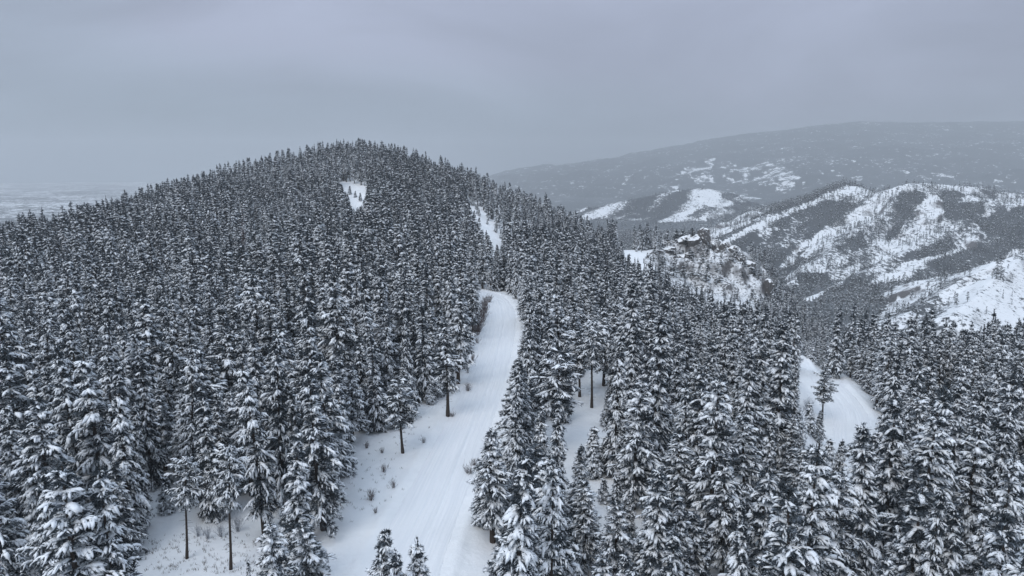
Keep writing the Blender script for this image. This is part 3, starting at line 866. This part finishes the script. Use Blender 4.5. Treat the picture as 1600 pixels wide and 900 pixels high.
gk = np.where(isfir, keys[rs.choice(4, len(gx), p=[.32, .32, .2, .16])], keys[4 + rs.choice(5, len(gx), p=[.26, .22, .2, .18, .14])])
white = (gx > 2) & (gy < 95) & (rs.rand(len(gx)) < .5)
gk = np.where(white, np.where(isfir, 'fir_b', 'pine_e'), gk)
gR = np.array([SPEC[a][2] for a in gk]); gB = np.array([SPEC[a][3] for a in gk])
gw = gR * (gh / 14) ** .6 * rs.uniform(.75, 1.4, len(gx))
px, py, dep = project(np.stack([gx, gy, gzv], -1))
tx, ty, td = project(np.stack([gx, gy, gzv + gh], -1))
ok = (line_dist(gx, gy, ROAD) > np.where(gy < 110, 6.2, 4.7)) & (line_dist(gx, gy, LOWER) > 5.6) & ((gown == -1) | ((gown == 0) & (px > 1170)) | ((gown == 0) & (py > 470)))
gh = np.where(gown == 0, gh * .5, gh)
ok &= ~((fbm(gx, gy, 26, 3, 93) < -.42) & (rs.rand(len(gx)) < .75) & (rr > 125))
ok &= (tx > -90) & (tx < 1690) & (ty < 930)
RIB_PX = [(1010, 404), (1050, 366), (1112, 370), (1150, 402), (1215, 452), (1195, 480), (1110, 464), (1060, 446)]
ok &= ~hits_open(gx, gy, gzv, gh, gw, gB)
base_open = np.zeros(len(gx), bool)
for pl in OPEN: base_open |= in_poly(px, py, pl)
ok &= ~base_open
for pl, dens in SPARSE: ok &= ~(in_poly(px, py, pl) & (rs.rand(len(gx)) > dens))
# nothing far down the hidden back slopes
ok &= ~((rr > 470) & (gzv < -40) & (tx > 950))
# leave room round the hand-placed trees
for tr in trees:
    ok &= np.hypot(gx - tr['x'], gy - tr['y']) > (max(2.6, tr['w'] * 1.1 + .6) if tr['h'] > 7 else 1.6)
idxs = np.nonzero(ok)[0]
for i in idxs:
    add_tree(key=str(gk[i]), x=gx[i], y=gy[i], z=gzv[i], h=gh[i], w=gw[i], label=None, hand=False, base=gB[i])
# second growth where small trees fit under the picture's open ground (short trees beside the road and in the clearing edge)
gx2, gy2 = jitter_grid(-70, 60, 40, 240, 2.6)
z2 = ground_z(gx2, gy2)
h2 = rs.uniform(2.0, 6.0, len(gx2)); w2 = .34 * h2 * rs.uniform(.8, 1.2, len(gx2))
px2, py2, _ = project(np.stack([gx2, gy2, z2], -1)); tx2, ty2, _ = project(np.stack([gx2, gy2, z2 + h2], -1))
ok2 = (line_dist(gx2, gy2, ROAD) > 5.5) & ~hits_open(gx2, gy2, z2, h2, w2, np.full(len(gx2), .02)) & (tx2 > -20) & (tx2 < 1620) & (ty2 < 900) & (rs.rand(len(gx2)) < .22)
for pl in OPEN: ok2 &= ~in_poly(px2, py2, pl)
TXY = np.array([(t_['x'], t_['y']) for t_ in trees])
for i in np.nonzero(ok2)[0]:
    if np.hypot(TXY[:, 0] - gx2[i], TXY[:, 1] - gy2[i]).min() > 1.7:
        add_tree(key='young', x=gx2[i], y=gy2[i], z=z2[i], h=h2[i], w=w2[i], label=None, hand=False, base=.02)

# a few saplings out on the hill's bare streak and clearing
rq_ = np.random.RandomState(31)
for (xa, ya), (xb, yb), n_s in (((733, 314), (792, 380), 22), ((545, 290), (562, 318), 5), ((970, 388), (1030, 404), 5)):
    for f_ in rq_.rand(n_s):
        p_ = ground_hit(xa + (xb - xa) * f_ + rq_.normal(0, 7), ya + (yb - ya) * f_ + rq_.normal(0, 3))
        h_ = rq_.uniform(1.8, 5)
        add_tree(key='young', x=p_[0], y=p_[1], z=ground_z(p_[0], p_[1])[0], h=h_, w=.3 * h_, label=None, hand=False, base=.02)

# ---- which trees show largest: front-to-back cover of the picture
GW, GH = 800, 450
cover = np.zeros((GH, GW), bool)
order = sorted(range(len(trees)), key=lambda i: trees[i]['y'])
for i in order:
    t_ = trees[i]
    x0, y0, d0_ = project(np.array([t_['x'], t_['y'], t_['z']])); x1, y1, d1_ = project(np.array([t_['x'], t_['y'], t_['z'] + t_['h']]))
    hw = t_['w'] * FPX / d0_
    t_.update(px=float(x1), pt=float(y1), pb=float(y0), hw=float(hw), vis=0)
    if d0_ < 15: continue
    yb = y0 + (y1 - y0) * t_['base']
    r0, r1 = max(0, int(y1 / 2)), min(GH, int(yb / 2) + 1)
    n = 0
    for r_ in range(r0, r1):
        f = (r_ * 2 - y1) / max(yb - y1, 1)
        w_ = hw * min(1, max(f, .03)) ** .75 * .9
        cx = x1 + (x0 - x1) * f
        a, b_ = max(0, int((cx - w_) / 2)), min(GW, int((cx + w_) / 2) + 1)
        if b_ > a:
            row = cover[r_, a:b_]
            n += (b_ - a) - int(row.sum()); row[:] = True
    t_['vis'] = n
ranked = sorted(range(len(trees)), key=lambda i: -(trees[i]['vis'] + (1e6 if trees[i]['hand'] else 0)))
single = [i for i in ranked[:300] if trees[i]['vis'] > 8 or trees[i]['hand']]
single_set = set(single)

# ---- labels of the single trees: their own look, then their place beside a tree or mark one can find
LM = [(trees[i]['px'], (trees[i]['pt'] + min(trees[i]['pb'], 900)) / 2, trees[i]['label'], trees[i]) for i in single if trees[i]['hand']]
SHORT = {
    'bare-stemmed pine leaning': 'leaning bare-stemmed pine', 'round-topped pine': 'round-topped long-trunked pine', 'lone small pine': 'lone verge pine', 'big dark bushy': 'big bushy roadside pine',
    'tall dark pine next': 'tall dark clearing pine', 'tall narrow fir rising': 'tall narrow clearing fir', 'low conical fir': 'low conical clearing fir', 'thickly snowed pine top': 'paired pine tops',
    'tallest of the little': 'little pine tops', 'shaggy pine leaning': 'shaggy road-edge pine', 'huge drooping': 'huge drooping conifer', 'dense pine at the road edge': 'dense road-edge pine',
    'broad pine with a short': 'broad short-stemmed gap pine', 'nearer of the two': 'bare-stemmed gap pine', 'slim pine with the dark': 'straight dark gap trunk', 'heavily snowed broad': 'heavily snowed gap pine',
    'pine with a flat': 'flat-topped gap pine', 'snow-mottled': 'snow-mottled pine', 'dim pine': 'dim dark-stemmed pine', 'scrawny young': 'scrawny lower-road pine', 'pine with twin': 'twin-stemmed hollow pine', 'upright dark fir': 'upright dark lower-road fir', 'wide layered': 'wide layered valley pine',
    'perfectly conical': 'perfectly conical fir', 'thickly snowed fir': 'thickly snowed valley fir', 'spreading pine': 'spreading snow-ball pine', 'pointed white fir': 'pointed white valley fir',
    'round snow-clotted': 'round snow-clotted pine', 'cone-shaped fir': 'cone-shaped fir', 'snowy fir nearest': 'nearest snowy hill-side fir', 'shaggy greyish': 'shaggy greyish fir', 'dark upright pine': 'dark upright hill pine',
    'snow-capped pine crowding': 'snow-capped bend pine', 'dark pine over': 'overhanging verge pine', 'rust-brown': 'rust-brown fir', 'pale frosted': 'pale frosted conifer', 'slender fir with evenly': 'evenly stacked fir',
    'pointed fir in the hill': 'pointed hill-forest fir', 'snowy pine beyond': 'snowy pine beyond the gap', 'dense pine on the valley': 'dense road-bend pine', 'tall pointed fir halfway': 'halfway pointed fir',
    'narrow fir in front': 'narrow hollow fir', 'full snowy pine': 'full clearing-back pine', 'steep fir': 'steep margin fir', 'large white pine': 'large white lower-road pine', 'pointed fir on the near': 'pointed lower-road fir',
}
ORD = ['first', 'second', 'third', 'fourth', 'fifth', 'sixth', 'seventh', 'eighth', 'ninth', 'tenth', 'eleventh', 'twelfth', 'thirteenth', 'fourteenth', 'fifteenth', 'sixteenth', 'seventeenth', 'eighteenth', 'nineteenth', 'twentieth']
bucket = {}
for i in single:
    t_ = trees[i]
    if t_['hand']: continue
    cx, cy = t_['px'], (t_['pt'] + min(t_['pb'], 900)) / 2
    best = min((l for l in LM if any(l[2].startswith(s) for s in SHORT)), key=lambda l: math.hypot(l[0] - cx, (l[1] - cy) * 1.2))
    dx, dy = cx - best[0], cy - best[1]
    short = next(v for s, v in SHORT.items() if best[2].startswith(s))
    roadx = 770 if best[1] < 620 else 680
    if abs(dy) * 1.1 > abs(dx): w_ = 'behind' if t_['y'] > best[3]['y'] else 'in front of'
    else: w_ = 'on the road side of' if (dx > 0) == (best[0] < roadx) else ('on the hill side of' if best[0] < roadx else 'on the valley side of')
    bucket.setdefault((short, w_), []).append((math.hypot(dx, dy), i))
LOOK = {'fir_a': 'dark snow-flecked fir', 'fir_b': 'slender white-tiered fir', 'fir_c': 'broad-based snowy fir', 'fir_d': 'thin dark little-snowed fir', 'pine_a': 'bushy snow-patched pine', 'pine_b': 'short-stemmed snow-clumped pine',
        'pine_c': 'wide dark pine', 'pine_d': 'open bare-stemmed dark pine', 'pine_e': 'white snow-smothered pine', 'young': 'young snowed conifer', 'bare_a': 'long-stemmed pine', 'bare_b': 'stemmed pine'}
for (short, w_), v in bucket.items():
    for n, (_, i) in enumerate(sorted(v)):
        trees[i]['label'] = f"{LOOK[trees[i]['key']]}, {ORD[min(n, 19)]} {w_} the {short}"
seen_l = {}
for i in single:
    t_ = trees[i]
    root = plant(t_['key'], t_['x'], t_['y'], t_['z'] - .1, t_['h'], t_['w'], rs.uniform(0, 6.28), (rs.normal(0, .025), rs.normal(0, .025)) if not t_['label'].startswith('bare-stemmed') else (0, -.05))
    root['label'] = t_['label']
    root['category'] = 'fir tree' if SPEC[t_['key']][6] == 'fir_tree' else 'pine tree'
    root['group'] = 'snow-laden conifers of the forest'

# ---- everything smaller: one mass
MID = dict(step=.85, nbr=6.2, twigs=4, tuft=.42, ktuft=6, tlen=.42, twid=.075, pad=1.08, sticks=False)
MINI = dict(step=2.0, nbr=4.5, twigs=1, tuft=1.0, ktuft=4, tlen=1.0, twid=.28, pad=2.7, sticks=False)
def joined(key, sd, detail, snow_f=1.0, mat_=None):
    kind, H, Rm, base, snow, mat, nm = SPEC[key]
    mat = mat_ or mat
    a = tree_parts(sd, H, Rm, base, kind, snow=snow * snow_f, **detail)
    n0, n1 = len(a[0]), len(a[2])
    V_ = np.concatenate([a[0], a[2], a[4]])
    mi = np.concatenate([np.zeros(len(a[1])), np.ones(len(a[3])), np.full(len(a[5]), 2)])
    return mesh_np('conifer', V_, [a[1], a[3] + n0, a[5] + n0 + n1], [M_BARK, mat, M_SNOW], mi, mi != 1)
def mass(name, P_, Sc, Rt, Ix, meshes):
    """one object: a point per tree, geometry nodes set a tree mesh on each"""
    hidden = []
    for m_ in meshes:
        hidden.append([bpy.data.objects.new('conifer_source', x_) for x_ in (m_ if isinstance(m_, tuple) else (m_,))])     # never linked to the scene
    me = bpy.data.meshes.new(name)
    me.vertices.add(len(P_)); me.vertices.foreach_set('co', np.ascontiguousarray(P_, np.float32).ravel())
    a = me.attributes.new('size', 'FLOAT_VECTOR', 'POINT'); a.data.foreach_set('vector', np.ascontiguousarray(Sc, np.float32).ravel())
    a = me.attributes.new('turn', 'FLOAT_VECTOR', 'POINT'); a.data.foreach_set('vector', np.ascontiguousarray(Rt, np.float32).ravel())
    a = me.attributes.new('which', 'INT', 'POINT'); a.data.foreach_set('value', np.ascontiguousarray(Ix, np.int32))
    ob = add_obj(name, me, kind='stuff')
    ng = bpy.data.node_groups.new(name, 'GeometryNodeTree')
    ng.interface.new_socket('Geometry', in_out='INPUT', socket_type='NodeSocketGeometry')
    ng.interface.new_socket('Geometry', in_out='OUTPUT', socket_type='NodeSocketGeometry')
    gi, go = ng.nodes.new('NodeGroupInput'), ng.nodes.new('NodeGroupOutput')
    g2i = ng.nodes.new('GeometryNodeGeometryToInstance')
    jn = ng.nodes.new('GeometryNodeJoinGeometry')
    for grp in reversed(hidden):
        one = ng.nodes.new('GeometryNodeJoinGeometry')
        for o in grp:
            oi = ng.nodes.new('GeometryNodeObjectInfo'); oi.inputs['Object'].default_value = o; oi.inputs['As Instance'].default_value = False
            ng.links.new(oi.outputs['Geometry'], one.inputs[0])
        gg = ng.nodes.new('GeometryNodeGeometryToInstance'); ng.links.new(one.outputs[0], gg.inputs[0])
        ng.links.new(gg.outputs[0], jn.inputs[0])
    iop = ng.nodes.new('GeometryNodeInstanceOnPoints')
    ng.links.new(gi.outputs[0], iop.inputs['Points']); ng.links.new(jn.outputs[0], iop.inputs['Instance'])
    iop.inputs['Pick Instance'].default_value = True
    for nm, ty, so in (('which', 'INT', 'Instance Index'), ('turn', 'FLOAT_VECTOR', 'Rotation'), ('size', 'FLOAT_VECTOR', 'Scale')):
        na = ng.nodes.new('GeometryNodeInputNamedAttribute'); na.data_type = ty; na.inputs['Name'].default_value = nm
        ng.links.new([o_ for o_ in na.outputs if o_.enabled and o_.name == 'Attribute'][0], iop.inputs[so])
    ng.links.new(iop.outputs[0], go.inputs[0])
    md = ob.modifiers.new('trees', 'NODES'); md.node_group = ng
    return ob
near_keys = [k_ for k_ in SPEC if k_ not in ('rust', 'pale')]
mid_keys = ['fir_a', 'fir_b', 'fir_c', 'fir_d', 'pine_a', 'pine_b', 'pine_c', 'pine_d', 'pine_e']
lib = [PROTO[k_] for k_ in near_keys]
mid0 = len(lib)
lib += [joined(k_, 500 + 3 * i + 71 * v_, MID, f_) for v_, f_ in enumerate((.85, .38, 1.15)) for i, k_ in enumerate(mid_keys)]
stand = fbm(np.array([t_['x'] for t_ in trees]), np.array([t_['y'] for t_ in trees]), 60, 3, 95) * 1.5 + rs.normal(0, .35, len(trees))
P_, Sc, Rt, Ix = [], [], [], []
for i, t_ in enumerate(trees):
    if i in single_set: continue
    k_ = t_['key']; far = t_['y'] > 150 and k_ in mid_keys
    kind, Ht, Rm, *_ = SPEC[k_]
    P_.append((t_['x'], t_['y'], t_['z'] - .1)); Sc.append((t_['w'] / Rm, t_['w'] / Rm, t_['h'] / Ht))
    ln_ = .10 if rs.rand() < .08 else .03
    Rt.append((rs.normal(0, ln_), rs.normal(0, ln_), rs.uniform(0, 6.28)))
    Ix.append(mid0 + mid_keys.index(k_) + 9 * (1 if stand[i] < -.25 else 2 if stand[i] > .35 else 0) if far else near_keys.index(k_))
mass('conifer_forest', P_, Sc, Rt, Ix, lib)

# ---- woods of the far slopes
gx, gy = jitter_grid(-150, 1500, 340, 1620, 5.0)
gx_b, gy_b = jitter_grid(100, 1100, 1620, 2500, 13)
gx, gy = np.concatenate([gx, gx_b]), np.concatenate([gy, gy_b])
zz, oo = height(gx, gy)
px, py, dep = project(np.stack([gx, gy, zz], -1))
keep = (px > 820) & (px < 1660) & (py < 560)
gx, gy, zz, oo, px, py = gx[keep], gy[keep], zz[keep], oo[keep], px[keep], py[keep]
dens = np.where((oo == -1) & (np.hypot(gx, gy) > 545), .8, 0.0)
jx0, jy0 = fbm(gx, gy, 60, 4, 11), fbm(gx, gy, 60, 4, 12) * .6
for k_, name in enumerate(FN):
    if name == 'far_ridge': continue
    c = np.full(len(gx), {'rocky_mountain': .26, 'wooded_ridge': .38, 'snowy_slope': .15, 'low_ridge': .45, 'rocky_rib': .40}[name])
    ja = 10 if name == 'rocky_mountain' else 6
    jx, jy = jx0 * ja, jy0 * ja
    for poly, v in WOOD.get(name, ()): c = np.where(in_poly(px + jx, py + jy, poly), v * .85, c)
    c = c * np.clip(.9 + 1.3 * fbm(gx, gy, 45, 3, 71) + 2.0 * gully(gx, gy), .25, 2.0)
    dens = np.where(oo == k_, c, dens)
on_rib = in_poly(px, py, RIB_PX) & (np.hypot(gx, gy) < 545)
dens = np.where(on_rib, np.clip(.8 + 1.4 * fbm(gx, gy, 22, 2, 73), .2, 1), dens)
keep = rs.rand(len(gx)) < dens
gx, gy, zz = gx[keep], gy[keep], zz[keep]
n = len(gx)
near_rib = np.hypot(gx, gy) < 545
hh = np.where((rs.rand(n) < .5) | near_rib, rs.uniform(2.0, 6, n), rs.uniform(5, 11, n)) * np.where(near_rib, 1.15, 1)
mini_keys = ['fir_a', 'fir_d', 'pine_a', 'pine_d']
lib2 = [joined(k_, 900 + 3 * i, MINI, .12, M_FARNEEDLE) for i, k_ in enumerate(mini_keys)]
ww = hh / 14 * rs.uniform(.9, 1.8, n) * np.where(near_rib, 1.8, 1)
mass('mountain_woods', np.stack([gx, gy, zz - .2], -1), np.stack([ww, ww, hh / 14], -1), np.stack([np.zeros(n), np.zeros(n), rs.uniform(0, 6.28, n)], -1), rs.randint(0, 4, n), lib2)

# ------------------------------------------------------------------ rocky rib across the saddle: separate crags
def crag_mesh(seed, sx, sy, sz):
    rs_ = np.random.RandomState(seed)
    import bmesh
    bm = bmesh.new(); bmesh.ops.create_icosphere(bm, subdivisions=4, radius=1)
    v = np.array([w.co[:] for w in bm.verts]); f = np.array([[w.index for w in fc.verts] for fc in bm.faces]); bm.free()
    cuts = unit(rs_.normal(0, 1, (26, 3)) * np.array([1, 1, .8])); ds = rs_.uniform(.5, .95, 26)
    for _ in range(2):
        for c_, d_ in zip(cuts, ds):
            ex = v @ c_ - d_; v = v - np.maximum(ex, 0)[:, None] * c_ * .95
    n3 = fbm(v[:, 0] * 10 + v[:, 2] * 5, v[:, 1] * 10 - v[:, 2] * 7, 3.5, 4, seed, True)
    v = v * (1 + .16 * n3[:, None])
    v[:, 2] += .06 * np.round(v[:, 2] * 5) / 5
    v = v * np.array([sx, sy, sz])
    return mesh_np('rock_outcrop', v, [f], [M_ROCK], smooth=False)
CRAGS = [
    (1070, 376, 412, 5.5, 4, 3.2, 'snow-capped crag crowning the rocky rib'), (1098, 384, 412, 6, 4.5, 4.5, 'broad dark crag just below the crowning crag'), (1045, 393, 405, 5, 4, 2.6, 'low slabby crag beside the snowy saddle'),
    (1084, 396, 408, 5, 4, 3.6, 'banded crag beneath the crowning crag'), (1112, 394, 408, 4.5, 3.5, 4, 'jutting crag at the steep end of the upper rib'), (1132, 412, 405, 4.5, 3.5, 3.6, 'small snow-dusted crag on the descending rib'),
    (1147, 422, 400, 4.5, 4, 4.4, 'dark crag halfway down the descending rib'), (1168, 436, 392, 4, 3.5, 3.4, 'broken crag low on the descending rib'), (1202, 452, 380, 4, 4, 4, 'lowest crag standing over the valley forest'),
    (1060, 404, 398, 4, 4, 2.6, 'flat crag under the slabby one'), (1121, 404, 402, 3, 3, 3, 'little pinnacle between the jutting crag and the snow-dusted one'), (1158, 428, 397, 3, 3, 3, 'squat rock joined to the dark halfway crag'),
    (1074, 408, 398, 3.5, 3, 2.4, 'half-buried rock below the banded crag'), (1030, 400, 402, 3, 3, 2, 'smallest rock at the saddle end of the rib'),
]
for k_, (px_, py_, Yd, sx, sy, sz, lab) in enumerate(CRAGS):
    p_ = at_y(px_, py_, Yd); zg = ground_z(p_[0], p_[1])[0]
    o = add_obj('rock_outcrop', crag_mesh(300 + k_, sx * 1.2, sy * 1.2, sz * 1.35), label=lab, category='rock', group='crags of the rocky rib')
    o.location = (p_[0], p_[1], max(min(p_[2], zg + sz * .9), zg - sz * .3)); o.rotation_euler = (0, 0, k_ * 1.3)

# ------------------------------------------------------------------ bare shrubs on the verges
def shrub_mesh(seed, h, spread, n, mat, thick=.012):
    rs_ = np.random.RandomState(seed)
    Vs, Fs = [], []; nv = 0
    def stick(p0, p1, r0):
        nonlocal nv
        d_ = unit(p1 - p0); s_ = unit(np.cross(d_, [0.3, .2, 1])); t2 = np.cross(d_, s_)
        ring = lambda p, r: np.stack([p + s_ * r, p + (-s_ * .5 + t2 * .87) * r, p + (-s_ * .5 - t2 * .87) * r])
        Vs.append(np.concatenate([ring(p0, r0), ring(p1, r0 * .4)])); Fs.append(np.array([[0, 1, 4, 3], [1, 2, 5, 4], [2, 0, 3, 5]]) + nv); nv += 6
    for _ in range(n):
        a = rs_.uniform(0, 6.28); lean = rs_.uniform(.1, 1) * spread
        p0 = np.array([rs_.normal(0, .12), rs_.normal(0, .12), -.1]); hh_ = h * rs_.uniform(.55, 1)
        p1 = p0 + np.array([math.cos(a) * lean * .5, math.sin(a) * lean * .5, hh_ * .6]); p2 = p0 + np.array([math.cos(a) * lean, math.sin(a) * lean, hh_])
        stick(p0, p1, thick * 1.5); stick(p1, p2, thick)
        for _k in range(5):
            q0 = p0 + (p2 - p0) * rs_.uniform(.35, .95); stick(q0, q0 + rs_.normal(0, .22, 3) * h * .5 + np.array([0, 0, .2 * h]), thick * .7)
    return mesh_np('bare_shrub', np.concatenate(Vs), [np.concatenate(Fs)], [mat])
SHRUB = [shrub_mesh(40 + k_, 1.4, .75, 24, M_TWIG, .014) for k_ in range(4)]
SHRUBS = [(746, 537, 1.0, 'bare brown shrub below the brush at the road bend'), (739, 565, 1.2, 'dark bare shrub midway up the road verge'), (731, 582, .7, 'low spreading twig shrub under the dark verge shrub'), (731, 611, 1.2, 'twiggy shrub on the verge opposite the forest corner'),
          (707, 650, .8, 'small shrub at the forest corner of the verge'), (600, 737, .8, 'wispy shrub on the wide snowy verge'), (615, 762, .7, 'short shrub closest to the wheel tracks'), (580, 781, 1.0, 'spiky stalk shrub low on the snowy verge'),
          (587, 800, .5, 'lowest tiny twig tuft of the snowy verge'), (597, 708, .6, 'single dry stalk near the lone verge pine'), (733, 741, 1.1, 'frosted shrub reaching over the far road edge'), (741, 728, .9, 'upright shrub against the shaggy road-edge pine'),
          (573, 700, .7, 'shrub at the forest edge beside the lone verge pine'), (662, 693, .6, 'shrub between lone verge pine and road')]
for k_ in range(11):
    SHRUBS.append((744 + 1.7 * k_ + 3 * math.sin(k_ * 2.1), 524 - 5.2 * k_, 2.3 - .04 * k_, ['nearest', 'second', 'third', 'fourth', 'fifth', 'sixth', 'seventh', 'eighth', 'ninth', 'tenth', 'farthest'][k_] + ' clump of the tall brown brush lining the road bend'))
for k_, (px_, py_, s_, lab) in enumerate(SHRUBS):
    p_ = ground_hit(px_, py_)
    o = add_obj('bare_shrub', SHRUB[k_ % 4], label=lab, category='shrub', group='bare shrubs along the road verge')
    o.location = (p_[0], p_[1], ground_z(p_[0], p_[1])[0]); o.rotation_euler = (0, 0, k_ * 1.7); o.scale = (s_ * 1.1, s_ * 1.1, s_)
FSH = [shrub_mesh(60 + k_, 2.4, 1.3, 26, M_FROST_TWIG, .018) for k_ in range(3)]
FROST = [(958, 588, 1.3, 'white frosted bush behind the snowy gap'), (975, 580, 1.1, 'smaller frosted bush beside the white one behind the gap'), (310, 838, .55, 'snowed thicket behind the leaning bare-stemmed pine'), (325, 842, .55, 'snowed thicket between the two bare-stemmed clearing pines'),
         (345, 838, .6, 'snowed thicket behind the round-topped clearing pine'), (372, 830, .8, 'tall frosted thicket at the back of the clearing'), (228, 836, .6, 'frosted thicket by the low conical clearing fir'), (1262, 640, 1.2, 'frosted bush on the bank of the lower road'),
         (1248, 655, 1.2, 'frosted bush under the scrawny lower-road pine')]
for k_, (px_, py_, s_, lab) in enumerate(FROST):
    p_ = ground_hit(px_, py_)
    o = add_obj('frosted_bush', FSH[k_ % 3], label=lab, category='bush', group='frosted bushes')
    o.location = (p_[0], p_[1], ground_z(p_[0], p_[1])[0]); o.rotation_euler = (0, 0, k_ * 2.1); o.scale = (s_, s_, s_)

# ---- dry grass pricking through the snow
Vs, Fs = [], []
nv = 0
rg = np.random.RandomState(12)
for _ in range(420):
    if rg.rand() < .5: px_, py_ = rg.uniform(225, 400), rg.uniform(835, 898)
    else:
        s_ = rg.rand(); px_, py_ = 735 - 190 * s_ + rg.normal(0, 22), 520 + 290 * s_ + rg.normal(0, 10)
    x_, y_ = None, None
    v = ray(px_, py_); t = (0 - CAM_Z) / v[2]; x_, y_ = v[0] * t, v[1] * t
    if line_dist(np.array([x_]), np.array([y_]), ROAD)[0] < 3.9: continue
    z_ = ground_z(x_, y_)[0]
    for _k in range(rg.randint(3, 10)):
        a, l_, w_ = rg.uniform(0, 6.28), rg.uniform(.12, .4), .018
        p0 = np.array([x_ + rg.normal(0, .1), y_ + rg.normal(0, .1), z_ - .03]); s2 = np.array([math.cos(a), math.sin(a), 0])
        Vs += [p0 - s2 * w_, p0 + s2 * w_, p0 + np.array([rg.normal(0, .1), rg.normal(0, .1), l_])]
        Fs.append((nv, nv + 1, nv + 2)); nv += 3
add_obj('dry_grass', mesh_np('dry_grass', np.array(Vs), [np.array(Fs)], [M_GRASS], smooth=False), kind='stuff')

# ------------------------------------------------------------------ the air: one even, thin haze round the whole place
zmin, zmax = float(V[:, 2].min()), float(V[:, 2].max())
hx = 9500.0
lo, hi = zmin - 1.0, max(zmax, CAM_Z) + 12
vb = np.array([[sx * hx, sy * hx, z_] for z_ in (lo, hi) for sx, sy in ((-1, -1), (1, -1), (1, 1), (-1, 1))])
fb = np.array([[3, 2, 1, 0], [4, 5, 6, 7], [0, 1, 5, 4], [1, 2, 6, 5], [2, 3, 7, 6], [3, 0, 4, 7]])
M_HAZE = bpy.data.materials.new('haze')
M_HAZE.use_nodes = True
t = M_HAZE.node_tree
t.nodes.clear()
pv = N(t, 'ShaderNodeVolumePrincipled')
pv.inputs['Color'].default_value = (.74, .765, .79, 1)
pv.inputs['Density'].default_value = 2.0e-4
pv.inputs['Anisotropy'].default_value = 0.0
om = N(t, 'ShaderNodeOutputMaterial')
t.links.new(pv.outputs[0], om.inputs['Volume'])
add_obj('haze', mesh_np('haze', vb, [fb], [M_HAZE], smooth=False), kind='stuff')

tri = sum(len(m.loops) - 2 * len(m.polygons) for m in bpy.data.meshes)
print('TREES', len(trees), 'single', len(single), 'far woods', n, 'triangles', tri)
